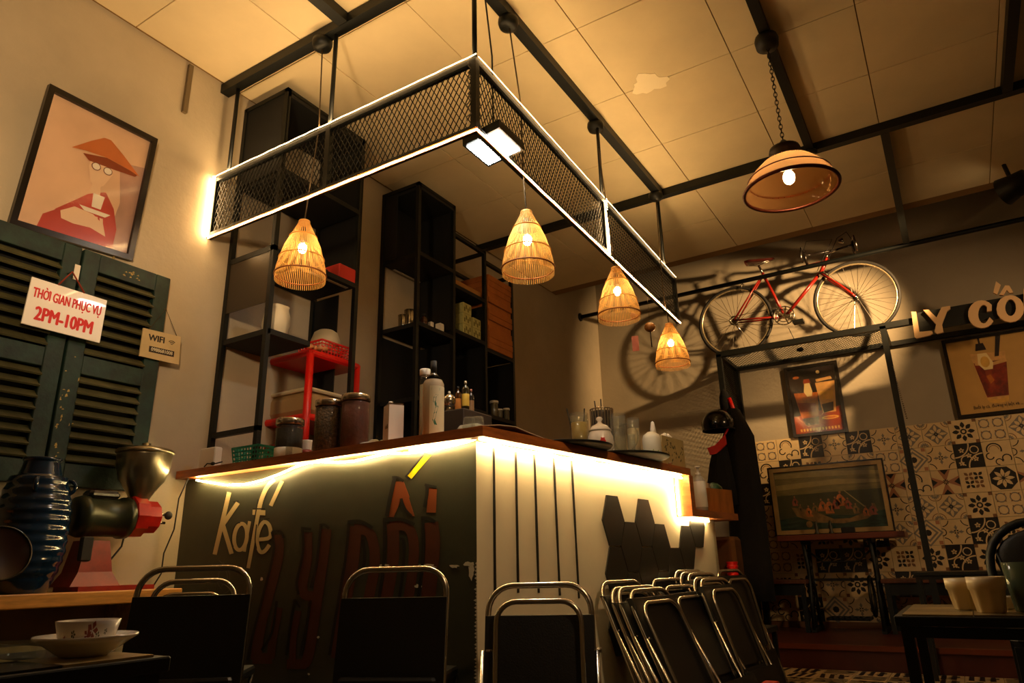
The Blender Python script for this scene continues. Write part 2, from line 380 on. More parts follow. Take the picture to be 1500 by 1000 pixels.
# patterned floor tiles in front of the platform
fd = [MB().mi(0) for _ in range(3)]
fm = []
for v, b in enumerate(fd):
    b.box((-.0985,-.0985,0), (.0985,.0985,.008)); b.mi(1)
    for i in range(3):
        y = -.06+i*.055; b.add([(-.09,y,.0088),(.09,y+.02*(v-1),.0088),(.09,y+.025+.02*(v-1),.0088),(-.09,y+.03,.0088)], [(0,1,2,3)])
    for i in range(6 if v else 3): b.add([(.08*math.cos(i)-.02,.08*math.sin(i),.0096),(.08*math.cos(i)+.03,.08*math.sin(i),.0096),(.04*math.cos(i),.04*math.sin(i)+.03,.0096)], [(0,1,2)])
    o = b.build('floor_tile', T1); fm.append(o.data); bpy.data.objects.remove(o)
for i in range(22):
    for j in range(6):
        o = bpy.data.objects.new('floor_tile', random.choice(fm)); COL.objects.link(o); o.parent = fl
        o.location = (-1.65+i*.2, 5.4-j*.2, -.006); o.rotation_euler = (0,0,random.choice((0,PI/2,PI)))

# ------------------------------------------------------------------ ceiling beams
def beam(name, label, p0, p1, w=.055, h=.055, joints=()):
    t = thing(name, label, 'beam', p0)
    MB().bar(p0, p1, w, h).build('square_tube', blackm, t)
    for j in joints: MB().lathe([(.038,-.012),(.045,0),(.038,.012)], (j[0],j[1],p0[2]-h/2-.006), 16).build('joint_plate', blackm, t)
    return t
zb = 3.312
beam('ceiling_beam', 'black steel beam running right from the left wall above the mesh canopy', (XL,2.0,zb), (3.2,2.0,zb))
beam('ceiling_beam', 'long black beam crossing the ceiling in front of the bicycle wall', (XL,4.52,zb), (3.2,4.52,zb), joints=[(-.4,4.5)])
beam('ceiling_beam', 'black beam receding over the pendant with the woven shade beside the mesh canopy', (-1.45,2.03,zb), (-1.45,4.49,zb))
beam('ceiling_beam', 'black beam that the chain of the big glass lamp hangs from', (-.40,2.03,zb), (-.40,4.49,zb), .05)
beam('ceiling_beam', 'black beam at the top right corner of the picture', (.69,2.03,zb), (.69,4.49,zb), .05)
beam('ceiling_beam', 'short black beam at the top edge coming toward the camera, left of centre', (-2.15,-2.4,zb), (-2.15,1.97,zb), .06)
beam('ceiling_beam', 'black beam between the long crossbeam and the thin pipe above the bicycle', (.04,4.55,zb), (.04,6.42,zb-.02), .05)
zp = 3.27
tp = thing('wall_pipe', 'thin black pipe running along the wall behind the bicycle handlebar', 'pipe', (XL,6.47,zp))
MB().tube([(XL,6.47,zp),(3.2,6.47,zp)], .021, 10).build('pipe_run', blackm, tp)
MB().lathe([(.045,0),(.045,.015),(.03,.02)], (XL,6.47,zp), 14, (1,0,0)).build('wall_flange', blackm, tp)
# grey cable trim on the left wall
a, c = P(0,XL,278,97), P(0,XL,272,168)
tag(MB().box((XL,a.y-.012,c.z), (XL+.02,a.y+.012,a.z)).build('cable_trunking', mat('trunking', '#6a5a40', .6)), 'short vertical strip of brown cable trunking below the ceiling on the left wall', 'cable cover')

# ------------------------------------------------------------------ hanging mesh canopy
ZL, ZT = 2.39, 2.745
CA, CB, CD = Vector((XL,2.01,0)), Vector((-1.385,2.01,0)), Vector((-1.50,4.79,0))
def at(p, z): return Vector((p.x, p.y, z))
cn = thing('hanging_canopy', 'L-shaped black mesh canopy with glowing light strips hanging above the bar counter', 'canopy', (-1.385,2.01,ZL))
for p, q in ((CA,CB),(CB,CD)):
    for z in (ZL+.012, ZT-.012): MB().bar(at(p,z), at(q,z), .026).build('rail', blackm, cn)
xm = P(1,2.01,480,240).x; ym = 0
pm = plan(CB, CD, 885, 330)
for p in (CA+Vector((.014,0,0)), Vector((xm,2.01,0)), CB, Vector((pm.x,pm.y,0)), CD): MB().bar(at(p,ZL), at(p,ZT), .028).build('post', blackm, cn)
b = MB(); mesh_panel(b, at(CA,ZL+.02), (1,0,0), (0,0,1), 1.70, ZT-ZL-.04, .030, .052, .0032); stuff(b.build('wire_mesh', blackm, cn))
b = MB(); mesh_panel(b, at(CB,ZL+.02), CD-CB, (0,0,1), (CD-CB).length, ZT-ZL-.04, .030, .052, .0032); stuff(b.build('wire_mesh', blackm, cn))
for p in (Vector((P(1,2.01,341,200).x,2.01,0)), Vector((xm,2.01,0)), CB, Vector((pm.x,pm.y,0)), CD+Vector((.02,-.25,0))):
    MB().tube([at(p,ZT), at(p,3.285)], .011, 8).build('hanging_rod', blackm, cn)
def wav(p, q, z, n, amp, dz=0, seed=1):
    rnd = random.Random(seed); out = []
    for i in range(n+1):
        t = i/n; v = p.lerp(q, t); out.append(Vector((v.x, v.y, z+rnd.uniform(-amp,amp)+dz*math.sin(PI*t))))
    return out
off = Vector((0,-.018,0)); off2 = Vector((.02,0,0))
MB().tube(wav(CA+off+Vector((.02,0,0)), CB+off+off2, ZL-.006, 30, .002), .0036, 8).build('light_strip', emC, cn)
MB().tube(wav(CB+off+off2, CD+off2, ZL-.006, 40, .002), .0036, 8).build('light_strip', emC, cn)
MB().tube(wav(CA+off+Vector((.02,0,0)), CB+off+off2, ZT+.006, 40, .0015), .0022, 6).build('light_strip', emis('led_top', LEDC, 16), cn)
MB().tube(wav(CB+off2, CD+off2, ZT+.005, 40, .0015)[:], .0018, 6).build('light_strip', MATS['led_top'], cn)
MB().tube([(XL+.022,1.985,ZL), (XL+.022,1.985,ZT)], .0075, 8).build('light_strip', emC, cn)
MB().tube([(pm.x+.022,pm.y,ZL), (pm.x+.022,pm.y,ZT)], .006, 8).build('light_strip', emC, cn)
halom = mat('strip_halo', '#d8883a', .6)  # orange ribbons added beside the light strips to imitate their warm halo
b = MB(); b.bar(at(CA+off+Vector((.02,.006,0)),ZL-.001), at(CB+off+off2+Vector((0,.006,0)),ZL-.001), .005, .017); b.build('halo_ribbon', halom, cn)
b = MB(); b.bar(at(CB+off+off2-Vector((.006,0,0)),ZL-.001), at(CD+off2-Vector((.006,0,0)),ZL-.001), .005, .017); b.build('halo_ribbon', halom, cn)
b = MB()       # tangled leftover wire at the corner post
rnd = random.Random(4)
b.tube([(CB.x-.012+rnd.uniform(-.012,.012), CB.y-.03+rnd.uniform(-.008,.008), ZL+.03+i*.014) for i in range(22)], .0028, 5)
b.build('cable_coil', mat('grey_cable', '#777064', .5), cn)
# floodlight at the corner
fz = 2.42
cs = [P(2,fz,x,y) for x, y in ((677,213),(716,245),(767,220),(732,187))]
fc = sum(cs, Vector())/4; eu = ((cs[3]-cs[0])+(cs[2]-cs[1]))/2; ev = ((cs[1]-cs[0])+(cs[2]-cs[3]))/2
fd_ = thing('floodlight', 'bright white twin-panel floodlight hanging at the corner of the mesh canopy', 'light', tuple(fc))
b = MB(); b.prism([fc-eu/2-ev/2, fc+eu/2-ev/2, fc+eu/2+ev/2, fc-eu/2+ev/2], (0,0,.04)).build('housing', blackm, fd_)
for s in (-1, 1):
    c0 = fc+eu*.24*s; b = MB()
    b.prism([c0-eu*.20-ev*.42+Vector((0,0,-.003)), c0+eu*.20-ev*.42+Vector((0,0,-.003)), c0+eu*.20+ev*.42+Vector((0,0,-.003)), c0-eu*.20+ev*.42+Vector((0,0,-.003))], (0,0,.004))
    b.build('light_panel', emis('flood', (1,.96,.86), 110), fd_)
MB().tube([fc+Vector((0,0,.04)), (fc.x,fc.y,2.9), (-1.45,fc.y,3.285)], .004, 6).build('bracket', blackm, fd_)
# ------------------------------------------------------------------ woven pendants
bamboo = mat('bamboo', '#dcb062', .6, sub=0)
nt = bamboo.node_tree; tr = nt.nodes.new('ShaderNodeBsdfTranslucent'); tr.inputs[0].default_value = lin('#ffd890'); mx = nt.nodes.new('ShaderNodeMixShader'); mx.inputs[0].default_value = .55
nt.links.new(nt.nodes['Principled BSDF'].outputs[0], mx.inputs[1]); nt.links.new(tr.outputs[0], mx.inputs[2]); nt.links.new(mx.outputs[0], nt.nodes['Material Output'].inputs[0])
rimm = mat('bamboo_dark', '#9a5a22', .6)
SP = [(.022,0),(.036,-.03),(.060,-.08),(.082,-.13),(.099,-.19),(.109,-.235),(.113,-.265),(.112,-.30)]
def pendant(loc, rose, label):
    t = thing('woven_pendant_lamp', label, 'lamp', loc, 0, 'woven bamboo pendant lamps over the bar'); x, y, z = loc
    b = MB(); n = 76
    for k in range(n):
        a = 2*PI*k/n; w = .0040
        if k % 2 == 0 or True:
            vs = []
            for r, dz in SP[(0 if k % 2 == 0 else 2):]:
                for s in (-1, 1): vs.append((x+r*math.cos(a+s*w/r*.5*(1 if r > .05 else .7)), y+r*math.sin(a+s*w/r*.5), z+dz))
            m = len(vs)//2; b.add(vs, [(2*i,2*i+1,2*i+3,2*i+2) for i in range(m-1)])
            vs2 = [(v[0]+.0008*math.cos(a), v[1]+.0008*math.sin(a), v[2]) for v in vs]; b.add(vs2, [(2*i+2,2*i+3,2*i+1,2*i) for i in range(m-1)])
    stuff(b.build('bamboo_slats', bamboo, t))
    for r, dz in ((.0995,-.19),(.0605,-.08),(.1135,-.272)): MB().torus((x,y,z+dz), r+.0015, .0028 if r < .113 else .0035, n=36, m=6).build('hoop', rimm if r > .1 else bamboo, t)
    MB().lathe([(.016,.008),(.026,.004),(.027,-.012),(.02,-.014)], loc, 18).build('cap', bamboo, t)
    MB().ell((x,y,z-.135), (.020,.020,.026)).build('bulb', emis('bulb_pendant', (1,.66,.30), 130), t)
    MB().lathe([(.016,-.10),(.018,-.06),(.012,-.03)], loc, 14).build('socket', darkm, t)
    MB().tube([(x,y,z)]+rose, .0035, 6).build('cord', mat('cord', '#4a3a22', .7), t)
    r = rose[-1]; MB().lathe([(.018,-.055),(.045,-.045),(.052,-.02),(.050,0)], (r[0],r[1],r[2]+.0), 20).build('ceiling_rose', blackm, t)
def pxl(px, py, y): return tuple(P(1, y, px, py))
zr = 3.285
pendant(pxl(446,325,2.00), [(-2.3,2.0,2.75),(-2.32,2.0,zr)], 'woven bamboo pendant lamp on the far left, over the red table')
l2 = P(2,2.20,771,311); pendant(tuple(l2), [(l2.x-.01,l2.y,2.4),(-1.405,2.42,2.78),(-1.45,2.40,zr)], 'woven bamboo pendant lamp nearest the middle, below the floodlight')
l3 = P(2,2.26,902,393); pendant(tuple(l3), [(l3.x-.02,l3.y,2.5),(-1.46,3.42,zr)], 'woven bamboo pendant lamp third from the left, beside the pink wind chime')
l4 = P(2,2.25,980,475); pendant(tuple(l4), [(l4.x-.02,l4.y,2.5),(-1.46,4.44,zr)], 'woven bamboo pendant lamp at the right end of the canopy')
# ------------------------------------------------------------------ glass pendant
gx, gy, gz = -.40, 3.24, 2.395
t = thing('glass_pendant_lamp', 'large dome pendant lamp of amber glass hanging on a chain', 'lamp', (gx,gy,gz))
amber = thinglass('amber_glass', '#f8c48c', .62, .08, tl=1)
prof = [(.212,0),(.208,.018),(.190,.055),(.160,.10),(.120,.14),(.075,.165),(.05,.172)]
b = MB(); n = 40; vs = [];
for r, z in prof:
    for k in range(n): vs.append((gx+r*math.cos(2*PI*k/n), gy+r*math.sin(2*PI*k/n), gz+z))
b.add(vs, [(i*n+k, i*n+(k+1)%n, (i+1)*n+(k+1)%n, (i+1)*n+k) for i in range(len(prof)-1) for k in range(n)], True).build('glass_dome', amber, t)
MB().torus((gx,gy,gz-.002), .214, .009, n=48).build('rim', mat('copper_rim', '#5a2410', .35, metal=.6), t)
MB().torus((gx,gy,gz+.060), .190, .003, n=48, m=6).build('glass_band', MATS['copper_rim'], t)
MB().lathe([(.055,.165),(.062,.175),(.058,.20),(.075,.205),(.070,.225),(.03,.245),(.012,.27)], (gx,gy,gz), 24).build('metal_cap', mat('aged_metal', '#2a221a', .4, metal=.7), t)
MB().lathe([(.02,.165),(.024,.13),(.02,.105)], (gx,gy,gz), 16).build('socket', darkm, t)
MB().ell((gx,gy,gz+.065), (.027,.027,.036)).build('bulb', emis('bulb_glass', (1,.66,.30), 110), t)
b = MB()
for k in range(26):
    z = gz+.28+k*.0235
    if z > 3.24: break
    xx = gx+(z-gz)*0; vs = []
    for i in range(10):
        a = 2*PI*i/10; h = (.008*math.cos(a)); v = .016*math.sin(a)
        vs.append((xx+(h if k % 2 else 0), gy+(0 if k % 2 else h), z+v))
    b.tube(vs, .0022, 5, True)
b.build('chain', MATS['aged_metal'], t)
MB().lathe([(.018,-.07),(.055,-.06),(.06,-.02),(.055,0)], (gx,gy,3.285), 20).build('ceiling_rose', blackm, t)
# spotlight housing on the beam (dark blob at the right edge)
t = thing('spotlight', 'dark round spotlight on the ceiling aimed at the bicycle, far right', 'light', (.70,5.55,3.12))
dv = (Vector((-1.75,6.95,2.75))-Vector((.62,5.52,3.10))).normalized(); c0 = Vector((.62,5.52,3.10))-dv*.03
MB().lathe([(.03,-.20),(.075,-.19),(.085,-.10),(.10,-.03),(.10,-.026)], c0, 24, tuple(dv)).build('housing', blackm, t)
MB().tube([c0-dv*.1, (.72,5.55,3.34)], .014, 8).build('stem', blackm, t)
# light fitting's own disc
MB().lathe([(.03,-.024),(.03,-.022)], c0, 16, tuple(dv)).build('lens', emis('spot_lens', (1,.7,.35), 20), t)
# ------------------------------------------------------------------ bar counter
WA = Vector((P(1,YG,698,760).x, YG, 0)); wdir = Vector((math.sin(math.radians(7.1)), math.cos(math.radians(7.1)), 0)); wn = Vector((wdir.y, -wdir.x, 0))
WB = plan(WA, WA+wdir, 1047, 770); WB = WA+wdir*((Vector((WB.x,WB.y,0))-WA).length)
def onw(x, y, eps=0): return plan(WA+wn*eps, WA+wdir+wn*eps, x, y)
ct = thing('bar_counter', 'L-shaped bar counter with a dark green painted front, white striped side and glowing edge', 'counter', (WA.x, YG, 0))
ZB = 1.134; ZBT = 1.17
MB().box((XL,YG,0), (WA.x,YG+.05,ZB)).build('front_panel', greenp, ct)
MB().prism([WA+wn*0, WB+wn*0, WB-wn*.05, WA-wn*.05+wdir*.05], (0,0,ZB)).build('side_panel', whitep, ct)
MB().prism([WB-wn*.0, WB-wn*.34, WB-wn*.34-wdir*.03, WB-wdir*.03], (0,0,ZB)).build('end_panel', whitep, ct)
c0 = P(2,ZBT,707,623); c1 = P(2,ZBT,1011,686); l0 = P(2,ZBT,261,690)
ed = (c1-c0).normalized(); en = Vector((ed.y,-ed.x,0))
top = [Vector((XL,l0.y,ZB)), Vector((c0.x,c0.y,ZB)), Vector((c1.x,c1.y,ZB)), Vector((c1.x,c1.y,ZB))-en*.42, Vector((c0.x,c0.y,ZB))-en*.42+ed*.36, Vector((XL,l0.y+.34,ZB))]
MB().prism(top, (0,0,ZBT-ZB)).build('countertop', wood, ct)
# dropped end shelf
woodl = mat('light_wood_box', '#b5702e', .5, var=.2, scale=8, stretch=(3,3,1))
zl = P(0,c1.x,1017,738).z; zl = .965
e1 = c1+ed*.02; e2 = e1+ed*.55
def poly(z, *ps): return [Vector((p.x,p.y,z)) for p in ps]
MB().prism(poly(zl, e1-ed*.045, e1, e1-en*.34, e1-en*.34-ed*.045), (0,0,ZB-zl)).build('drop_board', wood, ct)
MB().prism(poly(zl-.036, e1-ed*.045, e2, e2-en*.30, e1-en*.34-ed*.045), (0,0,.036)).build('end_shelf', wood, ct)
MB().prism(poly(zl, e1+ed*.12-en*.10, e2-en*.02, e2-en*.28, e1+ed*.12-en*.28), (0,0,.135)).build('side_box', woodl, ct)
# black stripes, proud battens
stripe = mat('black_paint', '#0c0b0a', .5)
for (xa,ya,xb,yb) in ((723,640,725,868),(755,640,759,868),(782,644,789,868),(810,648,820,872),(836,652,848,876)):
    b = MB(); N = 9; L_, R_ = [], []; rnd = random.Random(xa)
    for i in range(N):
        t = i/(N-1); c = onw(xa+(xb-xa)*t, ya+(yb-ya)*t, .0015); w = .0062+rnd.uniform(-.0008,.0008)
        L_.append(c-wdir*w); R_.append(c+wdir*w)
    b.prism(L_+R_[::-1], wn*.0015).build('black_stripe', stripe, ct)
# hexagon tiles
h0 = onw(897.4,762); hc = onw(1021.6,782); d6 = ((Vector((hc.x,hc.y,0))-Vector((h0.x,h0.y,0))).length)
Rh = d6/9.0; zt = onw(895,724).z; zbm = onw(901,799).z; Hh = (zt-zbm)/2
hexm = mat('black_hex_tile', '#070605', .5, var=.5, scale=25, col2='#110e0a'); trimm = mat('hex_edge', '#8a7a60', .5)
for c, r in ((0,0),(0,2),(1,1),(1,3),(2,0),(2,2),(3,1),(3,3),(4,2),(5,1),(5,3),(6,0),(4,4),(2,4),(0,4)):
    cc = Vector((h0.x,h0.y,h0.z))+wdir*(c*1.5*Rh)-Vector((0,0,r*Hh)); rr = Rh*.975; hh = Hh*.975
    pts = [cc+wdir*(rr*x)+Vector((0,0,hh*z))+wn*.0005 for x, z in ((-.5,1),(.5,1),(1,0),(.5,-1),(-.5,-1),(-1,0))]
    b = MB(); b.prism(pts, wn*.006); o = b.build('hexagon_tile', [hexm], ct)
# painted lettering on the green panel
cream_p = mat('cream_paint', '#cdb684', .6); brown_p = mat('brown_paint', '#4a200c', .5, var=.15, scale=12); yel_p = mat('yellow_paint', '#e8d800', .5); shade_p = mat('black_letter_paint', '#080807', .5); chip = mat('bare_plaster', '#c9c0ae', .9); thin_p = mat('chalk_grey', '#5d5d50', .8)
def stroke(b, path, w, lay, org, k):
    pts = [(org[0]+x/k, org[1]+y/k) for x, y in path]; L_, R_ = [], []
    if len(pts) > 2:       # smooth
        sm = []
        for i in range(len(pts)-1):
            p0, p1, p2, p3 = pts[max(i-1,0)], pts[i], pts[i+1], pts[min(i+2,len(pts)-1)]
            for j in range(4):
                t = j/4; sm.append(tuple(.5*((2*p1[m])+(-p0[m]+p2[m])*t+(2*p0[m]-5*p1[m]+4*p2[m]-p3[m])*t*t+(-p0[m]+3*p1[m]-3*p2[m]+p3[m])*t**3) for m in (0,1)))
        sm.append(pts[-1]); pts = sm
    for i, p in enumerate(pts):
        a = pts[max(i-1,0)]; c = pts[min(i+1,len(pts)-1)]; dx, dy = c[0]-a[0], c[1]-a[1]; l = math.hypot(dx, dy) or 1
        L_.append((p[0]-dy/l*w/k/2, p[1]+dx/l*w/k/2)); R_.append((p[0]+dy/l*w/k/2, p[1]-dx/l*w/k/2))
    y = YG-.0012*lay
    vl = [P(1,y,*q) for q in L_]; vr = [P(1,y,*q) for q in R_]; n = len(vl)
    b.add(vl+vr+[v+Vector((0,.0008,0)) for v in vl+vr], [(i,i+1,n+i+1,n+i) for i in range(n-1)]+[(2*n+i,3*n+i,3*n+i+1,2*n+i+1) for i in range(n-1)])
def fill(b, pts, lay, org, k):
    y = YG-.0012*lay; b.prism([P(1,y,org[0]+x/k,org[1]+y_/k) for x, y_ in pts], (0,.0008,0))
o1, k1 = (300,680), 4.545
def ring_path(cx, cy, rx, ry, rot=0, n=14, a0=0, a1=2*PI): return [(cx+rx*math.cos(a0+(a1-a0)*i/n)*math.cos(rot)-ry*math.sin(a0+(a1-a0)*i/n)*math.sin(rot), cy+rx*math.cos(a0+(a1-a0)*i/n)*math.sin(rot)+ry*math.sin(a0+(a1-a0)*i/n)*math.cos(rot)) for i in range(n+1)]
def letter(name, mt, strokes, lay, org, k, fills=()):
    b = MB()
    for i, (path, w) in enumerate(strokes): stroke(b, path, w, lay+i*.12, org, k)
    for i, f in enumerate(fills): fill(b, f, lay+i*.1, org, k)
    return b.build(name, mt, ct)
letter('painted_letter', cream_p, [([(162,185),(65,600)],28),([(220,255),(120,400)],28),([(118,395),(178,595)],28)], 1, o1, k1)
letter('painted_letter', cream_p, [(ring_path(238,482,42,88,.12),25),([(298,378),(262,580)],20)], 1, o1, k1)
letter('painted_letter', cream_p, [([(465,100),(415,150),(375,240),(345,370),(310,560),(285,690)],28),([(318,318),(402,322)],34)], 1, o1, k1)
letter('painted_letter', cream_p, [([(355,500),(432,485),(430,410),(395,382),(362,430),(346,510),(368,580),(400,575),(430,535)],25)], 1, o1, k1)
letter('painted_accent', cream_p, [([(515,110),(438,275)],25)], 1, o1, k1)
letter('letter_shadow', shade_p, [([(148,185),(52,596)],8),([(225,243),(190,250)],8),(ring_path(225,478,46,92,.12,8,PI*.7,PI*1.5),8),([(355,230),(330,370),(272,690)],8),([(320,295),(400,295)],8),([(345,400),(335,500),(345,560)],7),([(430,360),(395,366)],7)], .8, o1, k1)
letter('painted_cup', thin_p, [([(95,640),(130,680),(150,760),(110,810)],7),([(120,650),(165,730),(150,800)],6),([(100,700),(85,780),(110,830)],6),([(20,830),(60,870),(130,860),(185,815)],6),([(185,815),(190,900),(180,950)],6),([(20,830),(20,940)],6)], 1, o1, k1)
o2, k2 = (360,760), 4.165
letter('painted_letter', brown_p, [([(197,95),(197,220),(150,420),(90,650),(60,860)],64),([(40,850),(160,850)],66),([(150,850),(170,700),(200,540)],50)], 1, o2, k2)
letter('letter_shadow', shade_p, [([(160,78),(170,200),(105,470),(40,720),(10,860)],15),([(158,78),(210,75),(232,115)],15),([(188,500),(160,690),(95,800)],15)], 1.6, o2, k2)
letter('painted_letter', brown_p, [([(375,80),(372,250),(345,400),(360,460),(410,470)],60),([(492,60),(470,250),(425,560),(385,820),(355,890)],62),([(370,885),(250,885)],60),([(285,880),(290,720),(320,560)],40)], 1, o2, k2)
letter('letter_shadow', shade_p, [([(345,52),(350,200),(312,380),(322,460)],16),([(458,35),(430,290),(396,420)],16),([(450,38),(480,35),(508,58)],16),([(338,55),(398,62)],16),([(395,495),(365,680),(335,835)],16),([(298,490),(270,660),(245,830)],13),([(298,490),(330,540)],12)], 1.6, o2, k2)
letter('painted_letter', brown_p, [([(665,45),(650,250),(600,520),(560,850)],82),([(660,60),(750,80),(785,190),(780,330),(750,480),(700,800)],62)], 1, o2, k2)
letter('letter_shadow', shade_p, [([(630,15),(610,230),(565,500),(510,830)],17),([(622,18),(700,14),(772,55)],20),([(715,125),(725,230),(712,335)],18)], 1.6, o2, k2)
o3, k3 = (500,640), 3.846
letter('painted_letter', brown_p, [([(290,490),(290,700),(245,950)],66),([(270,505),(370,505),(408,600),(400,760),(370,950)],56)], 1, o3, k3)
letter('letter_shadow', shade_p, [([(242,455),(240,680),(208,945)],17),([(236,468),(330,462),(412,492)],18),([(330,572),(352,590),(348,740),(322,945)],15)], 1.6, o3, k3)
letter('painted_letter', brown_p, [([(505,480),(515,620),(485,950)],80)], 1, o3, k3)
letter('letter_shadow', shade_p, [([(460,455),(458,690),(428,945)],17),([(448,455),(490,455),(528,478)],17)], 1.6, o3, k3)
letter('painted_hat', mat('orange_brown_paint', '#7d3d17', .5), [], 1, o3, k3, [[(305,250),(350,250),(385,340),(340,345),(295,450),(258,450)], [(350,250),(412,445),(385,445),(340,345)]])
letter('letter_shadow', shade_p, [([(302,222),(275,340),(256,445)],22),([(286,226),(320,228),(350,248)],14),([(336,345),(352,400),(395,445)],16)], 1.8, o3, k3)
letter('painted_dot', MATS['orange_brown_paint'], [], 1, o3, k3, [[(492,283),(538,290),(532,425),(480,425)]])
letter('letter_shadow', shade_p, [([(482,270),(482,320),(468,395)],18),([(470,268),(535,282)],14)], 1.8, o3, k3)
letter('painted_accent', yel_p, [], 1, o3, k3, [[(475,90),(508,100),(395,235),(370,215)]])
letter('letter_shadow', shade_p, [([(470,92),(362,222)],9),([(360,220),(385,238)],9)], 1.7, o3, k3)
def blob(px, py, rx, ry, seed):
    rnd = random.Random(seed); n = 13
    return [P(1,YG-.0014,px+rx*math.cos(2*PI*i/n)*rnd.uniform(.5,1.2), py+ry*math.sin(2*PI*i/n)*rnd.uniform(.5,1.2)) for i in range(n)][::-1]
for i, (px, py, rx, ry) in enumerate(((564,830,9,4),(625,829,17,4),(665,829,7,3),(688,826,9,4),(690,838,5,12),(612,858,6,3),(466,933,2,2),(452,987,2,2),(383,848,3,3),(592,892,2,2),(637,920,2,1.5))):
    MB().prism(blob(px,py,rx,ry,i)[::-1], (0,.001,0)).build('paint_chip', chip, ct)
b = MB(); rnd = random.Random(3)
for i in range(34):
    y = 822+i*5.4; w = rnd.uniform(1,4.5)
    b.prism([P(1,YG-.0014,698.5,y), P(1,YG-.0014,698.5,y+5.6), P(1,YG-.0014,698-w,y+3)][::-1], (0,.001,0))
b.build('edge_chipping', chip, ct)
# LED strip under the counter: along the front it sags
def ppts(lst, y): return [P(1, y, *p) for p in lst]
yl = YG-.022
st1 = ppts([(288,703),(305,706),(330,710),(360,709),(385,703),(410,694),(432,684),(450,678),(470,676),(495,677),(520,675),(545,669),(570,663),(590,664),(620,661),(650,655),(680,648),(699,642)], yl)
MB().tube(st1, .0042, 6).build('light_strip', emC if 0 else emK, ct)
st2 = ppts([(290,703),(330,697),(370,690),(400,684),(440,679)], YG-.03)
MB().tube(ppts([(600,659),(640,654),(699,642)], YG-.03), .004, 6).build('light_strip', emK, ct)
u0 = WA+wn*.018; u1 = WB+wn*.018
MB().tube(wav(u0, Vector((e1.x,e1.y,0))-en*.035-ed*.06, ZB-.010, 26, .002), .0055, 6).build('light_strip', emK, ct)
q1 = e1-en*.07-ed*.052
MB().tube([Vector((q1.x,q1.y,ZB-.01)), Vector((q1.x,q1.y,zl-.03))], .0055, 6).build('light_strip', emK, ct)
MB().tube([Vector((q1.x,q1.y,zl-.045)), Vector((q1.x,q1.y,zl-.045))+ed*.35], .0055, 6).build('light_strip', emK, ct)
# corner post of the panels
# ---- back worktop behind the counter (carries the red table)
wk = MB().bbox((XL+.001,2.42,.0), (-2.30,3.30,1.02), .01).build('back_worktop', mat('dark_cabinet', '#2a2018', .6, var=.2), None)
tag(wk, 'dark low cabinet behind the counter carrying the red plastic table', 'cabinet')
# ------------------------------------------------------------------ shelf unit 1
def shelf_unit(name, label, x1, bays, zb_, shelves, panels, posts_extra=()):
    y0 = bays[0][0]; t = thing(name, label, 'shelf', (XL, y0, 0)); w = .026; xb = XL+.015
    ys = sorted(set([b_[0] for b_ in bays]+[b_[1] for b_ in bays]))
    for y in ys:
        zt_ = max(b_[2] for b_ in bays if abs(b_[0]-y) < 1e-6 or abs(b_[1]-y) < 1e-6)
        for x in (xb, x1-w/2): MB().box((x-w/2,y-w/2,zb_), (x+w/2,y+w/2,zt_)).build('upright', blackm, t)
        MB().box((xb,y-w/2,zt_-w), (x1,y+w/2,zt_)).build('end_rail', blackm, t)
    for (ya, yb_, zt_), zs in zip(bays, shelves):
        MB().box((xb,ya+.013,zt_-w), (x1,ya+.013+.001,zt_)); MB().box((x1-w,ya+w/2,zt_-w), (x1,yb_-w/2,zt_)).build('top_rail', blackm, t)
        MB().box((xb-w/2,ya+w/2,zt_-w), (xb+w/2,yb_-w/2,zt_)).build('top_rail', blackm, t)
        for z in zs: MB().box((xb,ya+.013,z), (x1,yb_-.013,z+.028)).build('shelf_board', blackp, t)
    for (a_, b_) in panels: MB().box(a_, b_).build('panel', blackp, t)
    return t
X1 = -2.73
s1 = shelf_unit('shelf_unit', 'tall black open metal shelf unit on the left wall behind the red table', X1, [(2.15,2.74,3.27)], 1.03, [(2.74,2.265)],
    [((XL+.004,2.144,2.76),(X1,2.150,3.25)), ((XL+.004,2.150,2.78),(XL+.010,2.74,3.0)), ((XL+.02,2.742,2.28),(X1,2.748,3.24)), ((XL+.02,2.150,3.22),(X1,2.74,3.25)), ((XL+.02,2.742,1.6),(X1-.15,2.748,2.26))])
MB().box((XL+.02,2.145,1.83), (X1,2.42,1.858)).build('shelf_board', blackp, s1)
MB().box((XL+.02,2.14,2.00), (X1-.026,2.146,2.28)).build('panel', mat('smoked_panel', '#2c2114', .25), s1)
MB().box((XL+.02,2.137,1.345), (X1,2.163,1.37)).build('cross_rail', blackm, s1)
MB().box((XL+.02,2.137,2.28), (X1,2.163,2.31)).build('cross_rail', blackm, s1)
MB().box((X1-.05,2.3,2.262), (X1-.03,2.70,2.266)).build('light_tube', mat('tube_white', '#a9a699', .4), s1)
# ------------------------------------------------------------------ shelf unit 2, stepped
X2 = -2.76
s2 = shelf_unit('shelf_unit', 'stepped black shelf unit of three bays standing against the left wall under the ceiling', X2, [(3.33,3.73,3.27),(3.73,4.13,3.05),(4.13,4.52,2.98)], 1.2,
    [(2.72,2.22,1.72), (2.62,2.28,1.75), (2.24,1.74)],
    [((XL+.004,3.33,2.74),(XL+.012,3.73,3.25)), ((XL+.02,3.325,2.75),(XL+.14,3.331,3.25)), ((XL+.02,3.727,2.3),(X2-.02,3.733,3.24)), ((XL+.02,4.127,1.76),(X2-.02,4.133,2.60)), ((XL+.02,3.33,3.22),(X2,3.73,3.25)), ((XL+.004,3.33,1.2),(XL+.012,4.52,2.2)), ((XL+.004,3.75,2.24),(XL+.012,4.13,2.6)), ((XL+.02,4.517,1.3),(X2-.02,4.523,2.24)), ((XL+.02,3.727,1.22),(X2-.02,3.733,2.2))])
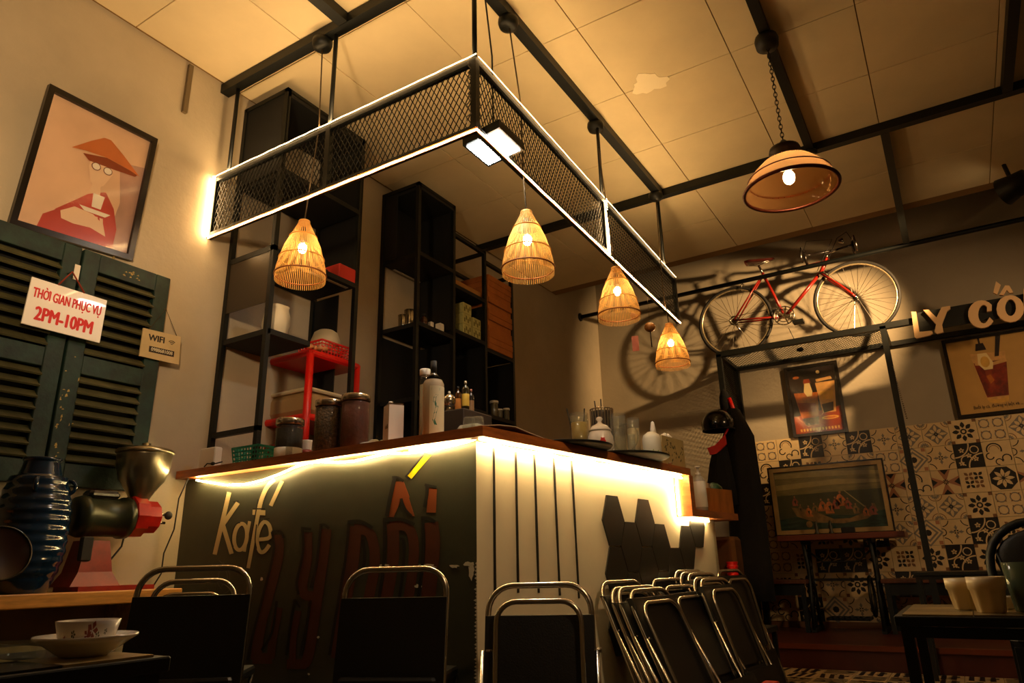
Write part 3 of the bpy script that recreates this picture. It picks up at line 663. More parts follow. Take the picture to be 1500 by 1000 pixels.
MB().box((XL+.03,3.42,2.712), (XL+.05,3.70,2.716)).build('light_tube', MATS['tube_white'], s2)
wk2 = MB().bbox((XL+.001,3.32,0), (-2.66,4.6,1.2), .01).build('back_cabinet', MATS['dark_cabinet'], None)
tag(wk2, 'dark cabinet under the stepped black shelf unit behind the counter', 'cabinet')
# ------------------------------------------------------------------ left wall: shutters, poster, signs
gw = mat('green_shutter', '#1d3a30', .55, var=.35, scale=14, col2='#0f231d', bump=.2, bscale=50)
gsl = mat('green_slat', '#4d4a2c', .6, var=.3, scale=10, bump=.15)
raw = mat('bare_wood', '#b59a55', .7, var=.3, scale=30)
zs0, zs1, zmid = 1.06, 2.085, P(0, XL, 150, 545).z
def leaf(y0, y1, label):
    t = thing('window_shutter', label, 'shutter', (XL, y0, zs0)); X = XL+.035; s = .072
    for a, c in ((y0,y0+s),(y1-s,y1)): MB().bbox((XL,a,zs0), (X,c,zs1), .003).build('stile', gw, t)
    for a, c in ((zs0,zs0+.09),(zmid-.035,zmid+.045),(zs1-.085,zs1)): MB().bbox((XL,y0+s,a), (X-.002,y1-s,c), .002).build('rail', gw, t)
    for za, zc in ((zs0+.09,zmid-.035),(zmid+.045,zs1-.085)):
        n = int((zc-za)/.047); 
        for i in range(n):
            z = za+(i+.5)*(zc-za)/n; m = MB(); m.box((XL+.003,y0+s-.004,z-.004), (XL+.045,y1-s+.004,z+.004), Matrix.Rotation(math.radians(42),3,'Y')); m.build('slat', gsl, t)
    MB().box((XL+.0002,y0+s,zs0+.05), (XL+.002,y1-s,zs1-.04)).build('backing', mat('shutter_dark', '#0a0b08', .9), t)
    return t
leaf(.985, 1.395, 'green louvred window shutter at the left edge behind the blue jar')
lf = leaf(1.405, 1.815, 'green louvred window shutter with worn paint, right leaf behind the opening-hours sign')
b = MB(); rnd = random.Random(9)
for i in range(26):
    y = 1.405+abs(rnd.gauss(0,.03)) ; z = rnd.choice((rnd.uniform(1.1,1.6), rnd.uniform(1.3,1.5))); h = rnd.uniform(.004,.02); w = rnd.uniform(.003,.012)
    b.prism([(XL+.0352,y,z),(XL+.0352,y+w,z+h*.3),(XL+.0352,y+w*.6,z+h),(XL+.0352,y+w*.1,z+h*.7)], (.0006,0,0))
for i in range(12):
    y = rnd.uniform(1.56,1.66); z = rnd.uniform(2.02,2.06); b.prism([(XL+.0335,y,z),(XL+.0335,y+.012,z),(XL+.0335,y+.008,z+.007)], (.0006,0,0))
b.build('worn_paint', raw, lf)
MB().box((XL+.036,1.375,1.93), (XL+.039,1.398,2.00)).build('white_sticker', paper, lf)
# opening hours sign
sx = XL+.075
t = thing('opening_hours_sign', 'white sign with red writing THỜI GIAN PHỤC VỤ 2PM-10PM on the green shutters', 'sign', (sx,1.39,1.80))
A_, B_, C_, D_ = [P(0,sx,*p) for p in ((47,405),(157,440),(146,502),(31,473))]
MB().prism([A_,D_,C_,B_], (-.006,0,0)).build('board', mat('sign_white', '#fff6ea', .35, coat=.3), t)
cc = (A_+B_+C_+D_)/4; xd = ((B_-A_)+(C_-D_)).normalized(); yd = ((A_-D_)+(B_-C_)).normalized(); L = (B_-A_).length; H = (A_-D_).length
redi = mat('red_ink', '#d81c10', .5)
S_ = .49; Z_ = .058; o_ = cc+yd*H*.19+Vector((.001,0,0))
text('THOI GIAN PHỤC VỤ', Z_, redi, 'lettering', t, o_, xd, yd, S_, .0012)
wt = twidth('THOI GIAN PHỤC VỤ', Z_); xo1 = twidth('THO', Z_); xo0 = xo1-twidth('O', Z_)
def sg(x, y): return o_+xd*((x-wt/2)*S_)+yd*y
xm_ = (xo0+xo1)/2
MB().prism([sg(xm_-.013,.034),sg(xm_-.004,.026),sg(xm_+.004,.026),sg(xm_-.003,.034)][::-1], (.0014,0,0)).prism([sg(xo1-.010,.012),sg(xo1-.002,.014),sg(xo1+.006,.025),sg(xo1-.001,.025)][::-1], (.0014,0,0)).build('lettering_accent', redi, t)
text('2PM-10PM', .080, redi, 'lettering', t, cc-yd*H*.23+Vector((.001,0,0)), xd, yd, .66, .0028)
hk = P(0,sx,106,398); pL = A_.lerp(B_,.33); pR = A_.lerp(B_,.68)
MB().tube([pL, hk, pR], .004, 6).build('red_string', mat('red_string', '#8a3018', .8), t)
MB().tube([hk, hk+Vector((-.04,0,.0))], .003, 6).build('nail', chrome, t)
# wifi sign
wx = XL+.05
t = thing('wifi_sign', 'small wooden WIFI sign hanging from a string at the shutter edge', 'sign', (wx,1.83,1.75))
A_, B_, C_, D_ = [P(0,wx,*p) for p in ((210,480),(265,493),(262,534),(204,521))]
MB().prism([A_,D_,C_,B_], (-.006,0,0)).build('board', mat('sign_wood', '#cbb487', .6, var=.06, scale=10), t)
cc = (A_+B_+C_+D_)/4; xd = ((B_-A_)+(C_-D_)).normalized(); yd = ((A_-D_)+(B_-C_)).normalized(); L = (B_-A_).length; H = (A_-D_).length
ink = mat('dark_ink', '#1c1510', .6); f = Vector((.001,0,0))
text('WIFI', .042, ink, 'lettering', t, cc+yd*H*.22-xd*L*.13+f, xd, yd, .95, .0012)
def inpl(c, a, r, dz=0): return c+xd*math.cos(a)*r+yd*math.sin(a)*r
wc = cc+xd*L*.27+yd*H*.12+f; b = MB()
for r in (.006,.014,.022): b.tube([inpl(wc,a,r) for a in (PI*.25,PI*.4,PI*.5,PI*.6,PI*.75)], .0016, 5)
b.build('wifi_symbol', ink, t)
q = cc-yd*H*.18; MB().prism([q-xd*L*.30-yd*.014, q+xd*L*.36-yd*.014, q+xd*L*.36+yd*.014, q-xd*L*.30+yd*.014], (.0012,0,0)).build('number_plate', mat('plate_dark', '#2a1c10', .5), t)
text('0988681008', .024, mat('pale_ink', '#efe4c8', .6), 'lettering', t, q+xd*L*.03+Vector((.0022,0,0)), xd, yd, .9, 0)
fr_ = [A_.lerp(B_,.03), A_.lerp(B_,.97)]
nl = P(0,wx,243,452); MB().tube([A_.lerp(B_,.15), nl, A_.lerp(B_,.88)], .0016, 5).build('string', MATS['cord'], t)
MB().tube([nl, nl-Vector((.05,0,0))], .002, 5).build('nail', chrome, t)
# framed poster (figure in conical hat)
def plate(b, pts, e): b.prism(pts, e)
cnr = [P(0,XL+.06,68,126), P(0,XL+.055,225,207), P(0,XL+.02,193,382), P(0,XL+.02,12,328)]
cnr[0].x = XL+.085; cnr[1].x = XL+.085
c3 = (cnr[0]+cnr[1]+cnr[2]+cnr[3])/4
t = thing('framed_poster', 'large framed poster of a red-robed figure in a conical hat, above the shutters', 'picture', tuple(c3))
TL, TR, BR, BL = cnr
nrm = (BL-TL).cross(TR-TL).normalized()
if nrm.x < 0: nrm = -nrm
def pp(u, v, d=0): return TL.lerp(TR,u).lerp(BL.lerp(BR,u),v)+nrm*d
for (u0,v0,u1,v1) in ((0,0,1,.04),(0,.96,1,1),(0,.04,.05,.96),(.95,.04,1,.96)):
    MB().prism([pp(u0,v0,-.018),pp(u0,v1,-.018),pp(u1,v1,-.018),pp(u1,v0,-.018)], nrm*.026).build('frame_bar', mat('dark_frame', '#1a140f', .25), t)
MB().prism([pp(.0,.0,-.018),pp(.0,1,-.018),pp(1,1,-.018),pp(1,0,-.018)], nrm*.004).build('backing', darkm, t)
ip = [mat('print_beige', '#e6bd9a', .35, var=.12, scale=3), mat('print_orange', '#cc7038', .35, var=.15, scale=6), mat('print_pale', '#f0cba8', .35), mat('print_red', '#bc4234', .35, var=.15, scale=5), mat('print_white', '#f6ead8', .35), mat('print_brown', '#7a4a3c', .35), mat('print_hatdark', '#8c3c1c', .35), mat('print_mauve', '#b89080', .35, var=.2, scale=5)]  # print colours paled to include the glare on the poster
b = MB()
def area(mi, pts, lay): b.mi(mi); b.add([pp(u,v,-.012+.0006*lay) for u, v in pts], [tuple(range(len(pts)))])
area(0, [(.05,.04),(.95,.04),(.95,.96),(.05,.96)], 0)
area(7, [(.72,.30),(.95,.26),(.95,.96),(.74,.96),(.80,.6)], 1)
area(3, [(.30,.96),(.30,.80),(.40,.72),(.52,.62),(.66,.56),(.76,.66),(.82,.80),(.82,.96)], 2)
area(3, [(.20,.96),(.22,.86),(.34,.78),(.34,.96)], 2)
area(2, [(.48,.34),(.66,.33),(.68,.42),(.63,.52),(.57,.56),(.51,.52),(.47,.42)], 3)
area(2, [(.54,.52),(.60,.52),(.62,.60),(.52,.60)], 3)
area(6, [(.40,.35),(.60,.31),(.90,.335),(.88,.36),(.66,.375),(.46,.385)], 4)
area(1, [(.30,.345),(.44,.24),(.54,.175),(.60,.17),(.74,.24),(.92,.345),(.80,.325),(.60,.31),(.42,.325)], 5)
for cx in (.53,.635):
    pts = [(cx+.042*math.cos(2*PI*k/12), .405+.030*math.sin(2*PI*k/12)) for k in range(12)]; area(5, pts, 5); area(4, [(cx+.034*math.cos(2*PI*k/12), .405+.024*math.sin(2*PI*k/12)) for k in range(12)], 6)
area(4, [(.56,.60),(.66,.60),(.65,.70),(.57,.70)], 5)
area(4, [(.47,.715),(.74,.715),(.70,.745),(.52,.745)], 6)
area(2, [(.34,.80),(.44,.74),(.60,.75),(.70,.80),(.74,.88),(.60,.85),(.46,.86),(.36,.85)], 4)
for i in range(4): area(2, [(.52+.045*i,.76),(.55+.045*i,.76),(.57+.045*i,.83),(.545+.045*i,.835)], 6)
b.build('print', ip, t)
MB().prism([pp(.05,.04,-.004),pp(.05,.96,-.004),pp(.95,.96,-.004),pp(.95,.04,-.004)], nrm*.001).build('glass', thinglass('picture_glass', '#ffffff', 1.0, .10), t)
for u in (.27,.85): MB().tube([pp(u,1,-.01), Vector((XL,pp(u,1).y,pp(u,1).z-.02))], .006, 6).build('hanger', MATS['bare_wood'], t)

# ------------------------------------------------------------------ plank shelf, grinder, blue jar
pe = P(0,-2.78,268,861)
zpk = pe.z; py1 = pe.y
t = thing('plank_shelf', 'orange wooden plank shelf on the left wall under the coffee grinder', 'shelf', (XL,1.0,zpk))
pz = P(0,-2.78,268,879).z
MB().bbox((XL+.0,.35,pz), (-2.78,py1,zpk), .004).build('board', plankm, t)
for y in (.8,1.75): MB().box((XL,y,pz-.16), (-2.83,y+.03,pz)).build('bracket', MATS['bare_wood'] if y > 1 else blackm, t)
def L0(px, py, x=-2.93): return P(0, x, px, py)
gr = L0(112,865); gx_ = -2.93
gc = mat('grinder_green', '#3a3d2c', .35, metal=.5, var=.2, scale=12); alum = mat('aluminium', '#b4aa90', .28, metal=.95, var=.08, scale=20); gred = mat('grinder_red', '#a81a0e', .35, var=.2, scale=14)
t = thing('coffee_grinder', 'electric coffee grinder with a silver hopper and red head on the plank', 'grinder', (gx_, L0(150,860).y, zpk))
ya, yb2 = L0(96,860).y, L0(207,860).y
MB().prism([(gx_-.09,ya,zpk),(gx_+.09,ya,zpk),(gx_+.09,yb2,zpk),(gx_-.09,yb2,zpk)], (0,0,.018)).build('foot', redp, t)
y0, y1 = L0(116,800).y, L0(150,800).y; zc0 = L0(130,792).z
b = MB(); vs = []
for (s, z) in ((.05,zpk+.018),(.02,zpk+.07),(.0,zc0)):
    vs += [(gx_-.05-s*.5,y0-s,z),(gx_+.05+s*.5,y0-s,z),(gx_+.05+s*.5,y1+s,z),(gx_-.05-s*.5,y1+s,z)]
b.add(vs, [(i+k*4,(i+1)%4+k*4,(i+1)%4+k*4+4,i+k*4+4) for k in range(2) for i in range(4)]+[(3,2,1,0),(8,9,10,11)]).build('column', redp, t)
ym0, ym1 = L0(104,750).y, L0(186,750).y; zmc = (L0(150,727).z+L0(150,788).z)/2; rm = (L0(150,727).z-L0(150,788).z)/2
MB().lathe([(rm*.55,0),(rm*.9,.012),(rm,.035),(rm,.05),(rm*.93,.055),(rm*.93,ym1-ym0-.03),(rm*1.02,ym1-ym0-.025),(rm*1.02,ym1-ym0)], (gx_,ym0,zmc), 30, (0,1,0)).build('motor', gc, t)
MB().bbox((gx_-.03,L0(124,730).y,zmc+rm*.85), (gx_+.04,L0(170,730).y,zmc+rm*1.25), .012).build('capacitor_box', MATS['dark_frame'], t)
MB().bbox((gx_+.04,L0(118,730).y,zpk+.11), (gx_+.065,L0(135,730).y,zpk+.20), .005).build('switch', darkm, t)
yh0, yh1 = L0(186,750).y, L0(229,750).y; zh = L0(205,757).z
MB().lathe([(.078,0),(.085,.006),(.085,(yh1-yh0)*.45),(.068,(yh1-yh0)*.5),(.068,(yh1-yh0)*.9),(.05,yh1-yh0)], (gx_,yh0,zh), 10, (0,1,0), True).build('grinding_head', gred, t)
for dz in (.015,-.02): MB().tube([(gx_,yh1,zh+dz),(gx_,L0(243,752).y,zh+dz)], .006, 8).build('bolt', chrome, t)
MB().ell((gx_,L0(247,752).y,zh+.012), (.012,.018,.018)).build('knob', darkm, t)
hy = L0(208,700).y; zt0, zt1 = L0(208,733).z, L0(208,664).z; rh = (L0(246,668).y-L0(172,668).y)/2
Hh_ = zt1-zt0
MB().lathe([(.034,-.01),(.036,0),(rh*.50,Hh_*.18),(rh*.80,Hh_*.42),(rh*.95,Hh_*.72),(rh*.97,Hh_*.95),(rh*.97,Hh_)], (gx_,hy,zt0), 36).build('hopper', alum, t)
MB().lathe([(rh*1.03,Hh_),(rh*1.05,Hh_+.006),(rh*.98,Hh_+.016),(rh*.45,Hh_+.030),(rh*.16,Hh_+.032),(rh*.16,Hh_+.045),(.004,Hh_+.048)], (gx_,hy,zt0), 36).build('hopper_lid', alum, t)
MB().tube([L0(186,770), L0(178,800), L0(160,822), L0(140,835)], .004, 6).build('power_cord', darkm, t)
# blue jar
bx = -2.88; jb, jt = P(0,bx,40,866), P(0,bx,40,674); jy = P(0,bx,40,800).y; rj = (P(0,bx,96,780).y-P(0,bx,-10,780).y)/2; Hj = jt.z-zpk
prof = []
for i in range(105):
    s = i/104; r = rj*(.62+.42*math.sin(PI*min(1,s*1.02)**.9*.93+.12)) if s < .88 else rj*(.60-.12*(s-.88)/.12)
    r = min(r, rj*1.0)
    if .1 < s < .86: r += .0022*math.cos(s*2*PI*13)
    prof.append((r, Hj*s))
prof += [(rj*.52,Hj),(rj*.54,Hj+.012),(rj*.44,Hj+.014),(rj*.42,Hj-.03)]
t = thing('blue_jar', 'big ribbed dark blue glazed jar at the left edge on the plank', 'jar', (bx,jy,zpk))
MB().lathe(prof, (bx,jy,zpk), 40).build('body', mat('blue_glaze', '#102a44', .16, var=.4, scale=5, coat=.6), t)
for a in (-.5, .9): MB().torus((bx+rj*.8*math.cos(a), jy+rj*.8*math.sin(a), zpk+Hj*.80), .025, .008, (math.cos(a+PI/2),math.sin(a+PI/2),0), 16, 6).build('lug', MATS['blue_glaze'], t)
# round dark object at the left edge
t = thing('round_tray', 'dark round tray with a thin rim standing on edge in front of the blue jar', 'tray', tuple(P(0,-2.55,0,820)))
c = P(0,-2.66,-2,812); rr = (P(0,-2.66,42,812).y-P(0,-2.66,-46,812).y)/2
ax = Vector((.97,-.1,.25)).normalized()
MB().lathe([(rr*.1,0),(rr*.9,.003),(rr,.012),(rr,.018),(rr*.95,.014),(rr*.1,.008)], c, 36, tuple(ax)).build('dish', mat('dark_brown_lacquer', '#2a130c', .3), t)
MB().torus(c+ax*.016, rr, .004, tuple(ax), 40, 6).build('rim', MATS['dark_frame'], t)
# cable from the counter to the plank
tag(MB().tube([P(1,1.98,276,700),P(1,1.97,262,730),P(1,1.96,255,775),P(1,1.95,240,810),P(1,1.94,236,840),P(1,1.93,222,862),P(1,1.92,210,885)], .0035, 6).build('power_cable', darkm), 'thin black power cable dropping from the left end of the counter top', 'cable')
# ------------------------------------------------------------------ near left table with cup
tz = .60; tr_ = P(2,tz,252,957); 
def table(name, label, cx0, cy0, cx1, cy1, z, stone):
    t = thing(name, label, 'table', ((cx0+cx1)/2,(cy0+cy1)/2,0))
    MB().bbox((cx0,cy0,z-.022), (cx1,cy1,z-.003), .002).build('table_top', blackm, t)
    n = 4; wx_, wy_ = (cx1-cx0-.03)/n, (cy1-cy0-.03)/n
    for i in range(n):
        for j in range(n):
            MB().box((cx0+.015+i*wx_+.001,cy0+.015+j*wy_+.001,z-.004), (cx0+.015+(i+1)*wx_-.001,cy0+.015+(j+1)*wy_-.001,z)).build('top_tile', stone[(i+j)%2], t)
    for x in (cx0+.02,cx1-.02):
        for y in (cy0+.02,cy1-.02): MB().bar((x,y,0),(x,y,z-.022),.022).build('leg', blackm, t)
    for y in (cy0+.02,cy1-.02): MB().bar((cx0+.03,y,z-.035),(cx1-.03,y,z-.035),.02).build('apron', blackm, t)
    return t
ch = (mat('tile_light', '#a89468', .25, var=.2, scale=12), mat('tile_dark', '#1c1914', .25))
tb = table('side_table', 'small black metal table with a chequered tiled top under the flowered cup', tr_.x-.5, tr_.y-.5, tr_.x, tr_.y, tz, ch)
cp = P(2,tz,125,963); sc = (cp-EYE).length; dd = cp.copy()
cp = Vector((tr_.x-.10, 0, tz)); d_ = ray(124,950); k_ = (cp.x)/d_.x; cp = Vector((d_.x*k_, d_.y*k_, tz))
dep = (cp-EYE).dot(FWD); px = dep/FPX
t = thing('saucer', 'pale saucer under the flowered cup on the left table', 'saucer', tuple(cp))
sr = 69*px
MB().lathe([(sr*.45,0),(sr*.5,.002),(sr*.85,.018),(sr,.024),(sr,.027),(sr*.84,.021),(sr*.3,.008)], cp, 36).build('dish', china, t)
t = thing('teacup', 'low white teacup with a red floral print standing on its saucer', 'cup', (cp.x,cp.y,tz+.009))
cr_ = 43*px; hc_ = 34*px; cpz = Vector((cp.x,cp.y,tz+.014))
MB().lathe([(cr_*.6,0),(cr_*.75,.004),(cr_*.88,hc_*.35),(cr_,hc_),(cr_*.95,hc_),(cr_*.8,hc_*.3),(cr_*.3,.006)], cpz, 36).build('bowl', china, t)
b = MB(); b.mi(0); tv = (Vector((0,0,0))-Vector((cp.x,cp.y,0))).normalized(); a0 = math.atan2(tv.y, tv.x)
def oncup(a, h, e=.0006): r = cr_*(.80+.2*h)+e; return Vector((cp.x+r*math.cos(a), cp.y+r*math.sin(a), cpz.z+hc_*h))
rnd = random.Random(5)
for (ac, hcn, s, mi) in ((.15,.62,.17,0),(.02,.45,.12,0),(.62,.55,.06,1),(-.45,.5,.08,1),(.35,.4,.08,1),(-.8,.3,.07,0)):
    for k in range(5):
        a = 2*PI*k/5; b.mi(mi)
        b.add([oncup(a0+ac+s*math.cos(a+t_)*rr_, hcn+s*2.2*math.sin(a+t_)*rr_) for t_, rr_ in ((0,.1),(-.45,.8),(0,1.1),(.45,.8))], [(0,1,2,3)])
b.build('flower_print', [mat('flower_red', '#8a3a2c', .4), mat('flower_green', '#5a5a40', .4)], t)
MB().torus(oncup(a0+PI*.9,.45,.002), .010, .0025, (-math.sin(a0+PI*.9),math.cos(a0+PI*.9),0), 16, 6).build('handle', china, t)
q = P(2,tz,22,960); q = Vector((tr_.x-.14,0,tz)); d_ = ray(18,950); k_ = q.x/d_.x; q = Vector((d_.x*k_,d_.y*k_,tz))
t = thing('glass_ashtray', 'clear low glass dish at the far left end of the table', 'dish', tuple(q))
MB().lathe([(.034,0),(.038,.004),(.040,.022),(.036,.022),(.032,.008),(.01,.006)], q, 10, (0,0,1), True).build('bowl', GL, t)
# ------------------------------------------------------------------ right table with cups
ZR = .588; t0_ = P(2,ZR,1308,900)
tb2 = table('side_table', 'small black table with a worn tiled top carrying two cream cups, right foreground', t0_.x, t0_.y, t0_.x+.55, t0_.y+.42, ZR, (mat('tile_worn', '#8a7548', .3, var=.35, scale=14), mat('tile_worn2', '#6a5a3a', .3, var=.35, scale=14)))
def tcup(px_, depy, wpx, hpx, label):
    d_ = ray(px_, 895); k_ = depy/d_.y; c = Vector((d_.x*k_, depy, ZR)); dep = (c-EYE).dot(FWD); p = dep/FPX
    t = thing('tumbler', label, 'cup', tuple(c)); r = wpx*p/2; h = hpx*p; n = 16; b = MB()
    prof = [(r*.66,0),(r*.70,.002),(r*.86,h*.62),(r*.97,h*.66),(r,h),(r*.93,h),(r*.80,h*.6),(r*.5,.004)]
    vs = [];
    for i, (rr_, z) in enumerate(prof):
        for k in range(32): f_ = 1+(.05*(1 if k % 4 < 2 else -1) if 0 < i < 3 else 0); vs.append((c.x+rr_*f_*math.cos(2*PI*k/32), c.y+rr_*f_*math.sin(2*PI*k/32), c.z+z))
    b.add(vs, [(i*32+k,i*32+(k+1)%32,(i+1)*32+(k+1)%32,(i+1)*32+k) for i in range(len(prof)-1) for k in range(32)]+[tuple(range(31,-1,-1))], True).build('body', cream, t)
    return c
yc = t0_.y
tcup(1420, yc+.20, 50, 44, 'cream fluted tumbler on the right table, the farther of the two')
tcup(1453, yc+.10, 50, 50, 'cream fluted tumbler on the right table, the nearer of the two')
d_ = ray(1478,880); k_ = (yc+.22)/d_.y
tag(MB().bbox((d_.x*k_-.008,d_.y*k_-.006,ZR), (d_.x*k_+.008,d_.y*k_+.006,ZR+.028), .002).build('sugar_packet', paper), 'tiny white carton beside the cream tumblers on the right table', 'carton')
d_ = ray(1503,870); k_ = (yc+.14)/d_.y; c = Vector((d_.x*k_,d_.y*k_,ZR))
t = thing('drinking_glass', 'greenish drinking glass at the right edge of the picture', 'glass', tuple(c))
MB().lathe([(.024,0),(.026,.004),(.034,.10),(.032,.10),(.022,.008)], c, 20).build('body', thinglass('green_glass', '#8a9a78', .7), t)
MB().tube([c+Vector((-.01,0,.01)), c+Vector((-.035,.0,.12))], .003, 6).build('straw', darkm, t)
# ------------------------------------------------------------------ steel rack on the back wall
yf, zk = 6.30, 2.536
rk = thing('steel_rack', 'black steel frame with mesh top that carries the bicycle, in front of the tiled wall', 'rack', (-1.60,yf,.15))
xl_, xr_ = -1.62, -.255
MB().bar((xl_-.02,yf,zk),(2.6,yf,zk),.045,.05).build('front_rail', blackm, rk)
MB().bar((xl_,YB-.03,zk),(2.6,YB-.03,zk),.04).build('rear_rail', blackm, rk)
for x in (xl_, xr_, 1.2): MB().bar((x,yf+.02,zk),(x,YB-.03,zk),.04).build('side_rail', blackm, rk)
for x in (xl_, xr_): MB().bar((x,yf,.15),(x,yf,zk),.045).build('post', blackm, rk)
MB().bar((xl_,YB-.04,.15),(xl_,YB-.04,zk),.05).build('post', blackm, rk)
b = MB(); mesh_panel(b, (xl_,yf+.02,zk+.005), (1,0,0), (0,1,0), xr_-xl_, YB-yf-.05, .034, .05, .0035); stuff(b.build('mesh_top', blackm, rk))
b = MB(); mesh_panel(b, (xl_,yf+.03,1.70), (0,1,0), (0,0,1), YB-yf-.08, .80, .026, .04, .003); stuff(b.build('mesh_side', blackm, rk))
MB().bar((-.02,yf-.015,zk-.02),(1.5,yf-.015,zk-.02),.012,.16).build('fascia', blackm, rk)
b = MB()
for k in range(26): b.ell((xr_+.02+.001*k,yf-.03,2.18-k*.017), (.006,.004,.006), 6, 5)
b.build('bead_chain', chrome, rk)
# letters on the fascia
lm = mat('letter_foam', '#e0b886', .7)
lt = thing('sign_letters', 'cream cut-out letters LY CÔ on the black rail at the right edge', 'sign', (.3,yf-.03,zk))
def frail(px_, py_): return P(1, yf-.03, px_, py_)
def glyph(name, outer, inner=None, org=(1340,400), k=4.545):
    b = MB(); O = [frail(org[0]+x/k, org[1]+y/k) for x, y in outer]
    if inner is None: b.prism(O, (0,-.025,0))
    else:
        I = [frail(org[0]+x/k, org[1]+y/k) for x, y in inner]; n = len(O); e = Vector((0,-.025,0))
        vs = O+I+[v+e for v in O]+[v+e for v in I]; fs = []
        for i in range(n): j = (i+1) % n; fs += [(i,j,n+j,n+i),(2*n+i,3*n+i,3*n+j,2*n+j),(i,2*n+i,2*n+j,j),(n+i,n+j,3*n+j,3*n+i)]
        b.add(vs, fs)
    b.build(name, lm, lt)
glyph('letter_l', [(-22,262),(10,262),(32,395),(115,388),(122,405),(100,418),(15,438),(0,430)])
glyph('letter_y', [(58,250),(92,248),(145,300),(180,232),(235,222),(238,240),(215,258),(182,345),(192,398),(150,408),(132,395),(142,345)])
def arc(cx, cy, rx, ry, a0, a1, n): return [(cx+rx*math.cos(math.radians(a0+(a1-a0)*i/n)), cy+ry*math.sin(math.radians(a0+(a1-a0)*i/n))) for i in range(n+1)]
glyph('letter_c', arc(445,278,90,92,-42,-330,18)+[(498,298)]+arc(458,278,36,62,50,308,12)[0:]+[(480,262),(512,256)])
glyph('letter_o', arc(635,242,92,90,0,337.5,15), arc(637,235,36,56,0,337.5,15))
glyph('letter_hat', [(562,150),(600,88),(628,88),(655,135),(630,138),(612,118),(590,152)])
glyph('letter_accent', [(522,135),(540,60),(572,85),(548,148)])
glyph('letter_n', [(722,110),(752,104),(800,215),(795,92),(825,86),(835,300),(805,306),(752,200),(757,318),(729,324)])
# ------------------------------------------------------------------ bicycle
by = 6.52
bk = thing('bicycle', 'red road bicycle with a brown saddle standing on the steel rack', 'bicycle', (-.95,by,zk+.02))
hR, hF = Vector((-1.485,by,2.90)), Vector((-.425,by,2.90)); RW = .338
tire = mat('tire_black', '#15120f', .7); rimc = mat('rim_alloy', '#d9c7a0', .25, metal=.8); frm = mat('bike_red', '#8a1c10', .3, var=.2, scale=8, coat=.4)
def wheel(h):
    wt_ = MB().torus(h, RW, .015, (0,1,0), 56, 8).build('wheel', tire, bk)
    MB().torus(h, RW-.018, .009, (0,1,0), 56, 8).build('rim', rimc, wt_)
    b = MB()
    for k in range(32):
        a = 2*PI*k/32; s = 1 if k % 2 else -1; a2 = a+s*.45*(1 if k % 4 < 2 else -1)
        b.bar(h+Vector((.024*math.cos(a2),s*.025,.024*math.sin(a2))), h+Vector(((RW-.02)*math.cos(a),0,(RW-.02)*math.sin(a))), .0028)
    stuff(b.build('spokes', chrome, wt_))
    MB().tube([h+Vector((0,-.05,0)), h+Vector((0,.05,0))], .014, 12).build('hub', chrome, wt_)
    for s in (-1,1): MB().lathe([(.026,0),(.026,.004)], h+Vector((0,s*.027,0)), 16, (0,1,0)).build('hub_flange', chrome, wt_)
wheel(hR); wheel(hF)
BBp = P(1,by,1150,464); st = P(1,by,1117,400); hb_ = P(1,by,1203,398); ht = P(1,by,1212,378)
BBp.y = st.y = hb_.y = ht.y = by
def T(name, a, c, r, m=frm, n=10): MB().tube([a, c], r, n).build(name, m, bk)
T('top_tube', st-Vector((0,0,.03)), ht-Vector((0,0,.03)), .0135); T('down_tube', BBp, hb_, .016); T('seat_tube', BBp, st, .0145); T('head_tube', hb_+(hb_-ht)*.3, ht, .018)
for s in (-1,1):
    o = Vector((0,s*.045,0)); T('seat_stay', st+Vector((0,s*.015,-.02)), hR+o, .008); T('chain_stay', BBp+Vector((0,s*.02,0)), hR+o, .009)
    MB().tube([hb_+Vector((0,s*.035,-.03)), hb_.lerp(hF,.55)+Vector((-.0,s*.045,-.0)), hF+Vector((-.02,s*.045,.03)), hF+Vector((0,s*.045,0))], .011, 8).build('fork_blade', frm, bk)
MB().box((hb_.x-.02,by-.045,hb_.z-.04),(hb_.x+.02,by+.045,hb_.z-.015)).build('fork_crown', chrome, bk)
sp_ = st+(st-BBp).normalized()*.09; T('seat_post', st, sp_, .011, chrome)
sd = P(1,by,1120,389); sd.y = by; b = MB(); vs = []; N = 10; lens_ = []
for i in range(N+1):
    t_ = i/N; x = sp_.x-.12+t_*.27; w = .075*(1-t_)**.8+.018 if t_ > .15 else .05+.03*t_/.15; hz = .03*(1-.5*t_); z = sp_.z+.035+.018*(1-t_)**2
    for k in range(10): a = 2*PI*k/10; vs.append((x, by+w*math.cos(a), z+hz*max(math.sin(a),-.5 if t_ < .7 else -.8)*(.6 if math.sin(a) > 0 else 1)))
b.add(vs, [(i*10+k,i*10+(k+1)%10,(i+1)*10+(k+1)%10,(i+1)*10+k) for i in range(N) for k in range(10)]+[tuple(range(10)), tuple(range(N*10,N*10+10))[::-1]], True)
b.build('saddle', mat('brown_leather', '#4a150c', .35, coat=.3), bk)
b = MB()
for s in (-1,1): b.tube([(sp_.x-.09,by+s*.022,sp_.z+.03),(sp_.x-.02,by+s*.022,sp_.z+.008),(sp_.x+.1,by+s*.015,sp_.z+.022)], .0035, 6)
b.build('saddle_rails', chrome, bk)
stm = ht+Vector((.0,0,.05)); T('stem', ht, stm, .012, chrome); T('stem_arm', stm, stm+Vector((.09,0,.01)), .012, chrome)
hbm = stm+Vector((.09,0,.01))
